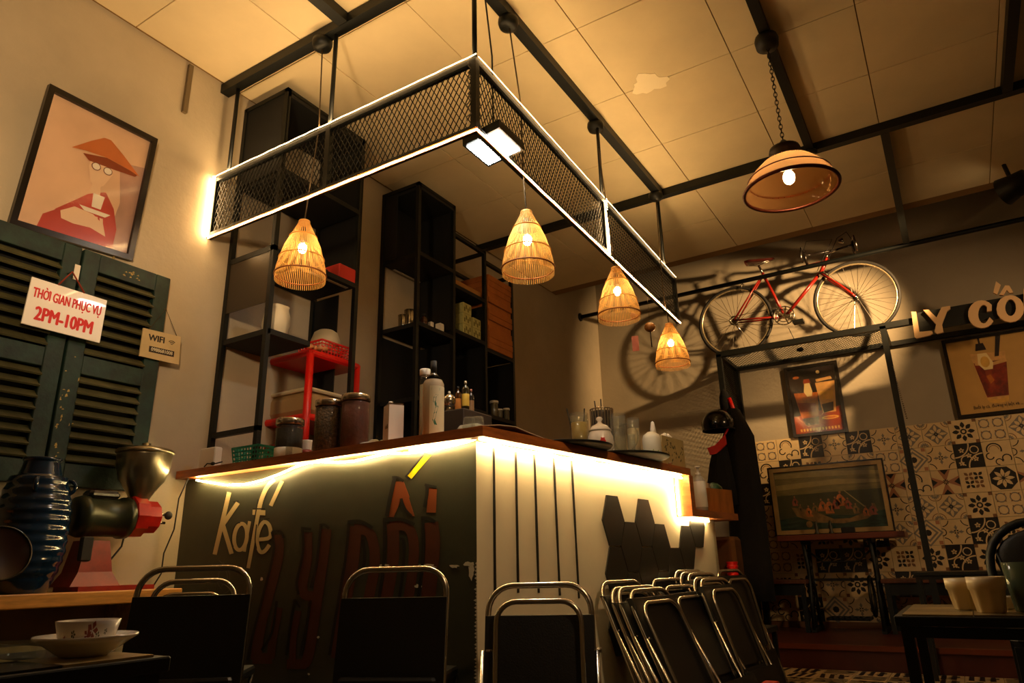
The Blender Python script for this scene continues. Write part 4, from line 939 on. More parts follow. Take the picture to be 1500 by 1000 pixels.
for s in (-1,1):
    o = Vector((.20*s-.06,-.03,.005)); MB().tube([hbm, hbm+Vector((o.x*.8,-.02,.0)), hbm+o, hbm+o+Vector((0,-.06,0)), hbm+o+Vector((0,-.10,-.03)), hbm+o+Vector((0,-.08,-.09)), hbm+o+Vector((0,.02,-.11))], .0125, 8).build('handlebar', MATS['dark_frame'], bk)
    MB().tube([hbm+o+Vector((0,-.09,.0)), hbm+o+Vector((.02*s,-.12,.03)), hbm+o+Vector((.03*s,-.13,-.05)), hbm+o+Vector((.03*s,-.10,-.11))], .007, 6).build('brake_lever', chrome, bk)
    MB().tube([hbm+o+Vector((0,-.1,.01)), hbm+o+Vector((-.03*s,-.1,.09)), hbm+Vector((.02*s,-.05,.09)), hb_+Vector((.03*s,0,.02))], .0035, 6).build('brake_cable', darkm, bk)
MB().lathe([(.012,-.03),(.026,0),(.026,.01)], hbm+Vector((.06,-.06,.05)), 16, (1,0,0)).build('bell', chrome, bk)
MB().torus(BBp+Vector((0,-.045,0)), .088, .005, (0,1,0), 40, 6).build('chainring', chrome, bk)
b = MB()
for k in range(5): a = 2*PI*k/5; b.bar(BBp+Vector((0,-.045,0)), BBp+Vector((.085*math.cos(a),-.045,.085*math.sin(a))), .014, .004, up=(0,1,0))
b.build('chainring_arms', chrome, bk)
MB().torus(BBp+Vector((0,-.05,0)), .060, .004, (0,1,0), 32, 6).build('chainring', chrome, bk)
ca = P(1,by-.07,1180,478)-BBp; ca.y = 0; ca = ca.normalized()*.165
for s, sg in ((-1,1),(1,-1)):
    e = BBp+ca*sg+Vector((0,s*.07,0)); MB().bar(BBp+Vector((0,s*.055,0)), e, .022, .012, up=(0,1,0)).build('crank', chrome, bk)
    MB().box((e.x-.045,e.y+(0 if s > 0 else -.09),e.z-.012),(e.x+.045,e.y+(.09 if s > 0 else 0),e.z+.012)).build('pedal', blackm, bk)
MB().torus(hR+Vector((0,-.035,0)), .04, .008, (0,1,0), 24, 6).build('sprocket', chrome, bk)
for s in (1,-1): MB().bar(BBp+Vector((0,-.045,.086*s)), hR+Vector((0,-.04,.042*s)), .006, .004).build('chain_run', mat('chain_steel', '#4a3f30', .35, metal=.8), bk)
MB().tube([hR+Vector((0,-.045,0)), hR+Vector((.02,-.045,-.06)), hR+Vector((.06,-.045,-.13))], .010, 6).build('derailleur', chrome, bk)
for h, a_ in ((hR,1.25),(hF,2.2)): 
    c = h+Vector(((RW+.01)*math.cos(a_),0,(RW+.01)*math.sin(a_))); MB().torus(c, .035, .005, (math.sin(a_),0,-math.cos(a_)), 16, 6).build('brake_caliper', chrome, bk)
tag(MB().ell(P(1,6.42,1172,512), (.032,.03,.02)).tube([P(1,6.42,1165,500),P(1,6.42,1155,480)], .003, 5).build('small_pot', blackm), 'small black cup-shaped thing hanging under the bicycle above the rack', 'pot')
# ------------------------------------------------------------------ pictures on the back wall
def wpic(name, label, corners, yw, fw, col, draw, ms, dep=.025):
    TL, TR, BR, BL = [P(1, yw, *c) for c in corners]; c = (TL+TR+BR+BL)/4
    w = ((TR-TL).length+(BR-BL).length)/2; h = ((TL-BL).length+(TR-BR).length)/2
    t = thing(name, label, 'picture', tuple(c)); x0, x1, z0, z1 = c.x-w/2, c.x+w/2, c.z-h/2, c.z+h/2
    yb_ = yw+.002
    for a, b_ in (((x0,z1-fw),(x1,z1)),((x0,z0),(x1,z0+fw)),((x0,z0+fw),(x0+fw,z1-fw)),((x1-fw,z0+fw),(x1,z1-fw))): MB().box((a[0],yw-dep,a[1]),(b_[0],yb_,b_[1])).build('frame_bar', col, t)
    b = MB()
    def A(mi, pts, lay): b.mi(mi); b.add([(x0+u*w, yw-.004-.0006*lay, z1-v*h) for u, v in pts], [tuple(range(len(pts)))])
    draw(A); b.build('print', ms, t)
    MB().box((x0+fw,yw-dep+.004,z0+fw),(x1-fw,yw-dep+.005,z1-fw)).build('glass', thinglass('picture_glass', '#ffffff', 1.0, .10), t)
    return t, x0, x1, z0, z1
dm = [mat('pr_dark','#231208',.4), mat('pr_amber','#c4691a',.35,var=.25,scale=20), mat('pr_yellow','#e8b04a',.4,var=.15,scale=14), mat('pr_light','#ffe09a',.5), mat('pr_rust','#9c3a0e',.4,var=.2,scale=10), mat('pr_glass','#dfa860',.4,var=.15,scale=20), mat('pr_wine','#5a160a',.35,var=.4,scale=14,col2='#a8320e'), mat('pr_paper','#cf9f52',.45,var=.1,scale=3)]
def cir(cx, cy, rx, ry, n=14): return [(cx+rx*math.cos(2*PI*k/n), cy+ry*math.sin(2*PI*k/n)) for k in range(n)]
def d1(A):
    A(0, [(.04,.03),(.96,.03),(.96,.97),(.04,.97)], 0); A(4, [(.04,.72),(.96,.62),(.96,.97),(.04,.97)], 1)
    A(1, [(.12,.38),(.56,.40),(.52,.72),(.20,.74)], 2); A(5, [(.54,.27),(.90,.27),(.84,.70),(.60,.70)], 2); A(4, [(.16,.52),(.5,.55),(.48,.66),(.2,.66)], 3)
    A(0, [(.60,.58),(.82,.56),(.80,.68),(.62,.70)], 3); A(2, [(.60,.40),(.85,.40),(.83,.52),(.61,.52)], 3); A(2, cir(.72,.77,.16,.025), 2); A(1, cir(.72,.77,.12,.016), 3)
    A(3, [(.34,.26),(.44,.26),(.47,.38),(.45,.45),(.36,.45),(.31,.38)], 4); A(4, [(.34,.20),(.44,.20),(.46,.26),(.32,.26)], 4); A(0, [(.36,.12),(.40,.12),(.41,.20),(.37,.20)], 4)
    A(3, cir(.62,.12,.035,.025), 2); A(1, cir(.20,.16,.06,.02), 2); A(5, [(.56,.22),(.84,.20),(.86,.24),(.57,.26)], 2); A(0, [(.2,.75),(.52,.74),(.5,.85),(.26,.85)], 3)
    for i in range(13): A(2, [(.14+i*.057,.895),(.175+i*.057,.893),(.178+i*.057,.93),(.145+i*.057,.932)], 3)
wpic('framed_drink_poster', 'black framed poster of amber iced drinks under a glowing bulb, below the bicycle', ((1148,541),(1226,527),(1243,632),(1164,642)), YB-.012, .028, MATS['dark_frame'], d1, dm)
def d2(A):
    A(7, [(.03,.03),(.97,.03),(.97,.97),(.03,.97)], 0)
    A(5, [(.28,.22),(.66,.24),(.58,.84),(.36,.84)], 1); A(6, [(.30,.34),(.655,.34),(.59,.78),(.36,.78)], 2); A(5, [(.31,.33),(.48,.36),(.65,.33),(.655,.37),(.48,.40),(.31,.37)], 3)
    A(2, [(.36,.79),(.47,.82),(.585,.79),(.575,.85),(.47,.865),(.37,.845)], 3); A(0, [(.60,.03),(.655,.03),(.585,.29),(.54,.29)], 3)
    A(4, [(.40,.45),(.47,.45),(.47,.66),(.42,.66)], 3); A(1, [(.40,.52),(.45,.50),(.48,.58),(.43,.62)], 4)
    A(3, [(.36,.23),(.46,.23),(.51,.36),(.49,.44),(.40,.44),(.345,.36)], 5); A(2, cir(.425,.34,.05,.07), 6)
    A(0, [(.37,.10),(.45,.10),(.47,.19),(.35,.19)], 5); A(0, [(.40,.03),(.42,.03),(.42,.10),(.40,.10)], 5)
t2, x0, x1, z0, z1 = wpic('framed_drink_poster', 'black framed poster of a dark red drink with straw and caption, right edge', ((1380,503),(1514,476),(1540,596),(1404,616)), YB-.012, .026, MATS['dark_frame'], d2, dm)
text('Buổi ly cà. đường vị bột và ... Buổi', .040, MATS['pr_dark'], 'caption', t2, ((x0+x1)/2,YB-.019,z0+.075), (1,0,0), (0,0,1), .72, 0, .0006)
# painting on the treadle table
pyw = 6.62
def d3(A):
    A(0, [(.0,.0),(1,0),(1,1),(0,1)], 0); A(1, [(.04,.05),(.96,.05),(.96,.40),(.04,.42)], 1)
    A(2, [(.04,.10),(.4,.08),(.96,.14),(.96,.19),(.5,.17),(.04,.16)], 2); A(2, [(.04,.26),(.6,.22),(.96,.27),(.96,.31),(.5,.30),(.04,.34)], 2); A(1, [(.5,.2),(.96,.2),(.96,.24)], 3)
    A(3, [(.04,.78),(.3,.72),(.7,.76),(.96,.70),(.96,.95),(.04,.95)], 2)
    A(4, [(.16,.60),(.34,.66),(.52,.80),(.66,.80),(.80,.72),(.88,.60),(.90,.72),(.80,.82),(.60,.87),(.36,.84),(.20,.74)], 3)
    rn = random.Random(12)
    for cx, cy, s, mi in ((.20,.50,.8,6),(.24,.62,.7,4),(.31,.66,.9,5),(.37,.62,.8,4),(.44,.58,1.0,5),(.50,.60,1.2,5),(.56,.56,1.0,6),(.60,.50,1.2,5),(.66,.58,.9,6),(.72,.66,.8,4),(.80,.70,.8,5),(.86,.68,.9,6)):
        l = rn.uniform(-.02,.02)
        A(mi, [(cx-.030*s+l,cy+.10*s),(cx-.034*s,cy+.03*s),(cx-.016*s,cy-.035*s),(cx+.004,cy-.050*s),(cx+.020*s,cy-.02*s),(cx+.040*s,cy+.03*s),(cx+.022*s,cy+.05*s),(cx+.034*s+l,cy+.10*s)], 4); A(7, cir(cx+l*.4,cy-.068*s,.009*s,.017*s,7), 5)
        A(3, [(cx-.010*s,cy+.01*s),(cx+.012*s,cy),(cx+.006*s,cy+.08*s)], 5)
    A(2, [(.64,.40),(.648,.395),(.80,.64),(.79,.65)], 5); A(4, cir(.30,.86,.03,.05,8), 3)
pm_ = [mat('pt_olive','#4a4a24',.3,var=.3,scale=5), mat('pt_sky','#857840',.3,var=.3,scale=6,stretch=(1,1,5)), mat('pt_cloud','#ab9858',.3,var=.2,scale=8), mat('pt_water','#30463a',.25,var=.4,scale=12,stretch=(1,1,4)), mat('pt_boat','#8a6a34',.35,var=.4,scale=20), mat('pt_orange','#d07832',.35,var=.35,scale=24), mat('pt_rose','#a8563a',.35,var=.3,scale=20), mat('pt_skin','#b07a48',.4)]
tp_, x0, x1, z0, z1 = wpic('framed_painting', 'wide framed painting of people in a boat, leaning on the treadle table against the tiles', ((1126,689),(1292,672),(1308,773),(1141,787)), pyw, .035, mat('pale_gold_frame', '#a88a52', .4, var=.1, scale=10), d3, pm_, .03)
for (a_, b_) in (((x0-.012,z0-.012),(x0,z1+.012)),((x1,z0-.012),(x1+.012,z1+.012)),((x0,z1),(x1,z1+.012)),((x0,z0-.012),(x1,z0))): MB().box((a_[0],pyw-.035,a_[1]),(b_[0],pyw+.004,b_[1])).build('outer_edge', MATS['dark_frame'], tp_)
ztb = z0-.012
tt = thing('treadle_table', 'wooden table on black iron treadle legs under the framed painting', 'table', ((x0+x1)/2,6.62,.15))
MB().bbox((x0+.03,6.42,ztb-.045), (x1+.08,6.82,ztb), .004).build('table_top', MATS['nosing'], tt)
xa, xb_ = x0+.22, x1-.18
for x in (xa, xb_):
    b = MB()
    for s in (-1,1):
        b.tube([(x,6.62+s*.13,ztb-.045),(x,6.62+s*.05,ztb-.30),(x,6.62+s*.10,ztb-.45),(x,6.62+s*.17,.17)], .016, 8)
    b.torus((x,6.62,ztb-.30), .05, .009, (1,0,0), 20, 6).torus((x,6.62,ztb-.5), .06, .009, (1,0,0), 20, 6)
    b.bar((x,6.44,.17),(x,6.80,.17),.035).bar((x,6.47,ztb-.06),(x,6.77,ztb-.06),.03)
    b.build('iron_leg', blackm, tt)
MB().bar((xa,6.60,ztb-.36),(xb_,6.60,ztb-.36),.022).build('cross_bar', blackm, tt)
MB().tube([(xa,6.6,ztb-.12),(xa+.12,6.6,ztb-.22),(xb_-.12,6.6,ztb-.22),(xb_,6.6,ztb-.12)], .009, 6).build('brace', blackm, tt)
b = MB(); b.box((xa+.1,6.5,.24),(xb_-.1,6.52,.26)).box((xa+.1,6.72,.24),(xb_-.1,6.74,.26))
for k in range(8): b.box((xa+.1+k*(xb_-xa-.2)/7-.006,6.5,.24),(xa+.1+k*(xb_-xa-.2)/7+.006,6.74,.26))
b.build('treadle', blackm, tt)
MB().torus((xb_-.06,6.60,.42), .15, .012, (1,0,.0), 30, 6).build('flywheel', blackm, tt)
# small ornaments in front of the painting
for px_, lab in ((1197,'small dark figurine on the treadle table, left of the two'), (1218,'small dark figurine on the treadle table, right of the two')):
    c = P(1,6.5,px_,780); c.z = ztb; tag(MB().lathe([(.02,0),(.022,.01),(.01,.03),(.018,.06),(.008,.08),(.012,.095),(.004,.11)], c, 14).build('figurine', mat('bronze', '#3a3524', .4, metal=.4)), lab, 'figurine')
c = P(1,6.5,1243,778); tag(MB().bbox((c.x-.05,6.46,ztb), (c.x+.05,6.52,ztb+.05), .006).build('black_box', darkm), 'small black box on the treadle table in front of the painting', 'box')
# benches
bm = mat('bench_wood', '#5a2f16', .45, var=.2, scale=8, stretch=(6,1,1))
def bench(label, x0, x1, y0, y1, z):
    t = thing('bench', label, 'bench', ((x0+x1)/2,(y0+y1)/2,.15))
    MB().bbox((x0,y0,z-.03), (x1,y1,z), .004).build('seat', bm, t)
    for x in (x0+.04,x1-.04):
        for y in (y0+.03,y1-.03): MB().bar((x,y,.15),(x,y,z-.03),.035).build('leg', blackm, t)
    MB().box((x0+.05,y0+.02,z-.12),(x1-.05,y0+.035,z-.03)).build('apron', blackm, t)
q = P(1,6.5,1290,848); bench('wooden bench along the tiled wall right of the treadle table', q.x+.0, q.x+1.25, 6.45, 6.80, q.z)
q1_ = P(1,6.4,1110,850); q2_ = P(1,6.4,1180,850); bench('wooden bench in the dark corner left of the treadle table', q1_.x-.15, q2_.x, 6.42, 6.80, q1_.z)
tb3 = table('low_table', 'dark low table on the platform beside the left bench', q1_.x+.02, 5.9, q2_.x-.02, 6.25, .55, (blackp, blackp)) if 0 else None
# dark low table in front of right bench
tb3 = table('low_table', 'dark small table in front of the right bench, behind the cream tumblers', P(1,5.2,1345,880).x, 5.2, P(1,5.2,1345,880).x+.55, 5.6-.1, .62, (mat('top_dark','#3a3226',.3,var=.3), mat('top_dark2','#2a241a',.3,var=.3)))
# black chair at the right edge
def chair_loop(t, w, z0, z1, y0, y1, r=.0095, rad=.07, name='back_frame', x=0, mt=None):
    pts = []; n = 6
    def yy(z): return y0+(y1-y0)*(z-z0)/(z1-z0)
    pts.append((x-w/2, yy(z0), z0)); pts.append((x-w/2, yy((z0+z1)/2), (z0+z1)/2))
    for i in range(n+1): a = PI-PI/2*i/n; z = z1-rad+rad*math.sin(a); pts.append((x-w/2+rad+rad*math.cos(a), yy(z), z))
    for i in range(n+1): a = PI/2-PI/2*i/n; z = z1-rad+rad*math.sin(a); pts.append((x+w/2-rad+rad*math.cos(a), yy(z), z))
    pts.append((x+w/2, yy((z0+z1)/2), (z0+z1)/2)); pts.append((x+w/2, yy(z0), z0))
    return MB().tube(pts, r, 10).build(name, mt or chrome, t, world=False)
def sheet(t, w, z0, z1, y0, y1, zz0, zz1, name, th=.012, bow=.0, wt=None):
    b = MB(); N = 6
    def yy(z): return y0+(y1-y0)*(z-zz0)/(zz1-zz0)
    vs = []
    for i in range(N+1):
        u = i/N-.5; s = -bow*(1-4*u*u)
        for (z, o) in ((z0,0),(z1,0),(z1,th),(z0,th)): vs.append((u*(w if z == z0 or wt is None else wt), yy(z)+s+o, z))
    fs = [(i*4+k,i*4+(k+1)%4,i*4+4+(k+1)%4,i*4+4+k) for i in range(N) for k in range(4)]+[(3,2,1,0),(N*4,N*4+1,N*4+2,N*4+3)]
    return b.add(vs, fs).build(name, vinyl, t, world=False)
def folding(name, label, loc, rz, H=.64, w=.37, lean=.10, group=None, openc=False, backdrop=.085):
    """local frame: width along x, leans back towards +y at the top"""
    t = thing(name, label, 'chair', loc, rz, group); t['_org'] = (0,0,0)
    chair_loop(t, w, .012, H, 0, lean, .0095, .075, 'back_frame')
    chair_loop(t, w-.06, .012, H-.045, -.03, lean-.045, .0085, .06, 'rear_leg_frame') if not openc else None
    sheet(t, w-.012, H*.42, H-backdrop, -.004, .0, 0, 1, 'backrest') if 0 else None
    def yl(z): return lean*(z-.012)/(H-.012)
    zb0 = H*.45 if openc else H*.42
    b = MB(); N = 6; vs = []
    for i in range(N+1):
        u = i/N-.5
        for z, o in ((zb0,-.012),(H-backdrop,-.012),(H-backdrop,.012),(zb0,.012)): vs.append((u*(w+.012), yl(z)+o-.004, z))
    b.add(vs, [(i*4+k,i*4+(k+1)%4,i*4+4+(k+1)%4,i*4+4+k) for i in range(N) for k in range(4)]+[(3,2,1,0),(N*4,N*4+1,N*4+2,N*4+3)]).build('backrest', vinyl, t, world=False)
    if openc:
        MB().bbox((-w/2+.015,-.01-.30,H*.50), (w/2-.015,.03,H*.50+.028), .008).build('seat', vinyl, t, world=False) if 0 else None
        zs_ = H*.52
        MB().bbox((-w/2+.015,.02,zs_), (w/2-.015,.33,zs_+.03), .008).build('seat', vinyl, t, world=False)
        for s in (-1,1):
            MB().tube([(s*(w/2-.02),.30,zs_),(s*(w/2-.02),.0,.012)], .0085, 8).build('leg', chrome, t, world=False)
            MB().tube([(s*(w/2),yl(zs_),zs_),(s*(w/2),.26,.012)], .0085, 8).build('leg', chrome, t, world=False)
        MB().tube([(-w/2,.26,.02),(w/2,.26,.02)], .008, 8).build('stretcher', chrome, t, world=False)
    else:
        b = MB(); b.box((-w/2+.02,yl(.10)-.035,.08),(w/2-.02,yl(.10)-.012,H*.40), Matrix.Rotation(-math.atan(lean/H),3,'X'), (0,yl(.10)-.02,.2)).build('seat', vinyl, t, world=False)
        for s in (-1,1): MB().tube([(s*(w/2+.012),yl(H*.72)-.01,H*.72),(s*(w/2+.012),yl(.15)-.05,.14),(s*(w/2+.012),-.05,.014)], .007, 8).build('folding_strut', chrome, t, world=False)
        MB().tube([(-w/2,-.045,.05),(w/2,-.045,.05)], .007, 8).build('stretcher', chrome, t, world=False)
        for s in (-1,1): MB().lathe([(.007,0),(.007,.02)], (s*(w/2+.004),yl(H*.72)-.01,H*.72), 10, (1,0,0)).build('pivot', chrome, t, world=False)
    index_kids(t)
    return t
# open chairs in front of the green panel (seen from behind the backrest)
def place_at(px0, px1, y, w_target=None):
    a = P(1,y,px0,850); c = P(1,y,px1,850); return (a.x+c.x)/2, c.x-a.x
folding('folding_chair', 'chrome and black vinyl folding chair at the left, in front of the painted word Kafé', (-2.06,1.40,0), math.radians(38), .722, .345, .10, 'folding chairs around the counter', True, .082)
folding('folding_chair', 'lower folding chair half hidden behind the chair under the painted word Kafé', (-2.42,1.66,0), math.radians(38), .68, .30, .08, 'folding chairs around the counter')
folding('folding_chair', 'chrome and black vinyl folding chair in front of the big brown painted letters', (-1.53,1.72,0), math.radians(22), .705, .335, .10, 'folding chairs around the counter', True, .085)
folding('folding_chair', 'folded black chair standing alone before the black stripes of the white panel', (-1.09,1.87,0), math.radians(24), .648, .315, .13, 'folding chairs around the counter')
rzs = math.atan2(wdir.y, wdir.x)
stackl = [(875,.04,.635,'folded chair at the near end of the row leaning on the white panel, tallest loop'), (889,.085,.610,'second folded chair from the near end of the row leaning on the white panel'), (899,.125,.612,'third folded chair from the near end, just behind the first wide black backrest'), (916,.17,.602,'fourth folded chair, its wide black backrest nearest to the camera in the leaning row'),
    (950,.045,.632,'folded chair behind the gap in the middle of the leaning row'), (968,.13,.603,'folded chair with a narrow black backrest in the middle of the leaning row'),
    (985,.03,.665,'folded chair deepest against the white panel in the far cluster of the row'), (993,.06,.655,'second folded chair of the far cluster leaning on the white panel'), (1004,.10,.650,'third folded chair of the far cluster leaning on the white panel'), (1012,.135,.630,'fourth folded chair of the far cluster, partly covered by the outermost one'), (1022,.175,.625,'outermost folded chair of the far cluster, its black backrest full in view'),
    (1050,.06,.66,'last folded chair at the far end of the row beside the red cups')]
n0 = Vector((wn.x,wn.y,0))
for k, (pxx, off_, H_, lab) in enumerate(stackl):
    a = WA+n0*off_; q = plan(a, a+wdir, pxx, 855)
    ln = .26 if k < 6 else (.20 if k < 11 else .14)
    c = Vector((q.x,q.y,0))+wdir*.175+n0*ln
    folding('folding_chair', lab, tuple(c), rzs, H_, .35, ln, 'folded chairs leaning on the white panel', False, .025 if k in (3,5,8,10,11) else .05)
# ------------------------------------------------------------------ things on the counter and shelves
def prj(p):
    d = Vector(p)-EYE; w = d.dot(FWD); return 750+FPX*d.dot(RX)/w, 500-FPX*d.dot(UX)/w
def pxs(p): return (Vector(p)-EYE).dot(FWD)/FPX      # metres per pixel at a point
def oncounter(px_, y, z=ZBT):
    d = ray(px_, 640); k = y/d.y; return Vector((d.x*k, y, z))
def refine(px_, y, z):      # point at height z, depth y whose picture column is px_
    x = oncounter(px_, y).x
    for _ in range(6): u, v = prj((x,y,z)); x += (px_-u)*pxs((x,y,z))*.95
    return Vector((x,y,z))
def htop(c, py):
    h = .1
    for _ in range(8): h += (prj((c[0],c[1],c[2]+h))[1]-py)*pxs((c[0],c[1],c[2]+h))*.95
    return h
def zat(px_, py, y):
    return P(1, y, px_, py).z
yA = 2.07
# plug-in adapter at the left end
c = refine(307, 2.06, ZBT); s = pxs(c)
t = thing('power_adapter', 'white power adapter box standing on the left end of the counter', 'adapter', tuple(c))
MB().bbox((c.x-19*s,c.y-.02,ZBT), (c.x+17*s,c.y+.02,ZBT+32*s), .004).build('case', white, t)
MB().tube([c+Vector((0,-.03,.012)), c+Vector((.02,-.03,.025)), c+Vector((.045,-.025,.022)), c+Vector((.07,-.02,.022)), c+Vector((.09,.0,.03))], .003, 6).build('lead', darkm, t)
MB().ell(c+Vector((.055,-.025,.022)), (.014,.008,.008)).build('plug', darkm, t)
# teal basket
def basket(name, label, c, w, d, h, m, nx=10, nz=4, fl_=1.12):
    t = thing(name, label, 'basket', tuple(c)); b = MB(); x0, y0, z0 = c
    def P4(z): f = 1+(fl_-1)*(z-z0)/h; return [(x0-w/2*f,y0-d/2*f,z),(x0+w/2*f,y0-d/2*f,z),(x0+w/2*f,y0+d/2*f,z),(x0-w/2*f,y0+d/2*f,z)]
    for i in range(nz+1):
        q = P4(z0+.003+(h-.006)*i/nz)
        for k in range(4): b.bar(q[k], q[(k+1)%4], .004 if i < nz else .007, .006 if i < nz else .01)
    lo, hi = P4(z0), P4(z0+h)
    for k in range(4):
        n_ = nx if k % 2 == 0 else max(3,int(nx*d/w))
        for j in range(n_): u = j/n_; b.bar(Vector(lo[k]).lerp(Vector(lo[(k+1)%4]),u), Vector(hi[k]).lerp(Vector(hi[(k+1)%4]),u), .0045)
    b.build('lattice', m, t); MB().prism(lo, (0,0,.003)).build('bottom', m, t); return t
teal = mat('teal_plastic', '#2a9a82', .4)
c = refine(372, 2.10, ZBT); basket('plastic_basket', 'small turquoise plastic basket on the counter left of the glass jar', c, 50*pxs(c), .10, 26*pxs(c), teal, 9, 4, 1.16)
# glass jars with metal lids
steel = mat('jar_lid_steel', '#b8ab94', .25, metal=.9)
def jar(px_, y, wpx, hpx, z0, label, content, fillf, group='glass jars on the counter', lidm=None, band=None, lidh=10):
    c = refine(px_, y, z0); s = pxs(c); r = wpx*s/2; h = htop(c, hpx); lh = lidh*s
    t = thing('glass_jar', label, 'jar', tuple(c), 0, group)
    MB().lathe([(r*.9,0),(r,.006),(r,h-lh-.012),(r*.93,h-lh)], c, 28).build('glass', thinglass('jar_glass', '#e8e4d8', .97, .05), t)
    b = MB(); b.lathe([(r*.90,.004),(r*.95,.01),(r*.95,h*fillf),(r*.1,h*fillf+.004)], c, 24)
    b.build('contents', content, t)
    if band: MB().lathe([(r*.99,.004),(r*1.0,.008),(r*1.0,h*band)], c, 28).build('lower_band', paper, t)
    MB().lathe([(r*.97,h-lh),(r*1.03,h-lh+.002),(r*1.03,h-.003),(r*.96,h),(.004,h)], c, 28).build('lid', lidm or steel, t); return t
beans = mat('coffee_beans', '#1f1209', .5, var=.5, scale=90, col2='#6b4a28', bump=.8, bscale=110); pow_ = mat('brown_powder', '#5e230e', .8, var=.25, scale=40, bump=.3); blk = mat('black_tea', '#171008', .7, var=.4, scale=60, bump=.5)
jar(421, 2.09, 40, 614, ZBT, 'short glass jar of black tea with a pale band, right of the turquoise basket', blk, .75, band=.28)
jar(478, 2.09, 40, 587, ZBT, 'glass jar of coffee beans on the counter beside the red table leg', beans, .86)
jar(518, 2.13, 42, 579, ZBT, 'tall glass jar filled with brown powder on the counter', pow_, .86)
c = refine(447, 2.20, ZBT); s = pxs(c); t = thing('yogurt_cup', 'small pale cup between the two left glass jars', 'cup', tuple(c))
MB().lathe([(.020,0),(.022,.05),(.026,.10),(.026,.104),(.003,.105)], c, 18).build('body', paper, t); MB().lathe([(.0225,.03),(.0245,.06),(.0235,.06)], c, 18).build('band', redp, t)
# white dishes by the jars
c = refine(548, 2.16, ZBT); s = pxs(c)
t = thing('white_dish', 'shallow white dish with crumpled paper between jar and milk carton', 'dish', tuple(c))
MB().lathe([(.03,0),(.045,.008),(.062,.034),(.058,.034),(.04,.010),(.005,.006)], c, 26).build('bowl', china, t)
b = MB(); rnd = random.Random(2)
for i in range(7): b.ell(c+Vector((rnd.uniform(-.03,.03),rnd.uniform(-.02,.02),.034+rnd.uniform(0,.012))), (.02,.016,.010), 8, 5)
b.build('crumpled_paper', paper, t)
# milk carton
c = refine(575, 2.16, ZBT); s = pxs(c)
t = thing('milk_carton', 'pale milk carton with a small cap and printed mark on the counter', 'carton', tuple(c))
R_ = Matrix.Rotation(math.radians(-28),3,'Z'); w_ = .032; hh_ = htop(c, 590); b = MB(); ct_m = mat('carton_grey', '#c9c2bd', .5, var=.08, scale=6); cw = mat('carton_white', '#ece3d6', .5)
b.mi(0).box((c.x-w_,c.y-w_,ZBT), (c.x+w_,c.y+w_,ZBT+hh_*.93), R_, c); b.mi(1)
q = [c+R_ @ Vector((a,bb,0)) for a, bb in ((-w_,-w_),(w_,-w_),(w_,w_),(-w_,w_))]
b.add([(p.x,p.y,ZBT+hh_*.93+(.006 if i in (1,2) else .0)+.0005) for i, p in enumerate(q)]+[(c.x,c.y,ZBT+hh_*1.0)], [(0,1,4),(1,2,4),(2,3,4),(3,0,4)])
b.build('carton', [ct_m, cw], t)
MB().lathe([(.009,0),(.009,.010),(.003,.011)], c+Vector((-.008,-.01,hh_*.97)), 14).build('cap', white, t)
n_ = R_ @ Vector((1,0,0)); MB().prism([c+n_*(w_+.0006)+(R_ @ Vector((0,-w_,0)))+Vector((0,0,.002)), c+n_*(w_+.0006)+(R_ @ Vector((0,w_,0)))+Vector((0,0,.002)), c+n_*(w_+.0006)+(R_ @ Vector((0,w_,0)))+Vector((0,0,hh_*.92)), c+n_*(w_+.0006)+(R_ @ Vector((0,-w_,0)))+Vector((0,0,hh_*.92))], n_*.0003).build('white_side', cw, t)
fx = R_ @ Vector((1,0,0)); fy = R_ @ Vector((0,-1,0))
b = MB(); inkm = ink
for i, (u, hgt) in enumerate(((-.004,.012),(.003,.016),(.010,.012),(.016,.019),(.021,.016))): b.prism([c+fy*(w_+.0005)+fx*(u-.0016)+Vector((0,0,hh_*.42)), c+fy*(w_+.0005)+fx*(u+.0016)+Vector((0,0,hh_*.42)), c+fy*(w_+.0005)+fx*(u+.002)+Vector((0,0,hh_*.42+hgt)), c+fy*(w_+.0005)+fx*(u-.0008)+Vector((0,0,hh_*.42+hgt))], fy*.0003)
b.build('printed_mark', inkm, t)
# tall labelled bottles
lab_m = mat('pale_label', '#e9dfc0', .45, var=.05, scale=8); labg = mat('label_green', '#3d7f68', .5)
def bottle(px_, y, wpx, hpx, z0, label, body, neck, label_frac=None, cat='bottle', group=None, shoulder=.72, capm=None, neckr=.32, capf=.94, print_=None):
    c = refine(px_, y, z0); s = pxs(c); r = wpx*s/2; h = htop(c, hpx)
    t = thing('bottle', label, cat, tuple(c), 0, group); sh = shoulder
    MB().lathe([(r*.9,0),(r,.005),(r,h*sh),(r*.8,h*(sh+.06)),(r*neckr,h*(sh+.13)),(r*neckr*.9,h*capf),(r*neckr*.9,h*capf+.001)], c, 24).build('body', body, t)
    MB().lathe([(r*neckr*1.15,h*capf-.004),(r*neckr*1.15,h),(.002,h)], c, 16).build('cap', capm or darkm, t)
    if label_frac: MB().lathe([(r*1.01,h*label_frac[0]),(r*1.012,h*(label_frac[0]+.01)),(r*1.012,h*label_frac[1]),(r*1.0,h*label_frac[1]+.001)], c, 24).build('label', neck, t)
    if print_: print_(t, c, r*1.018, h)
    return t
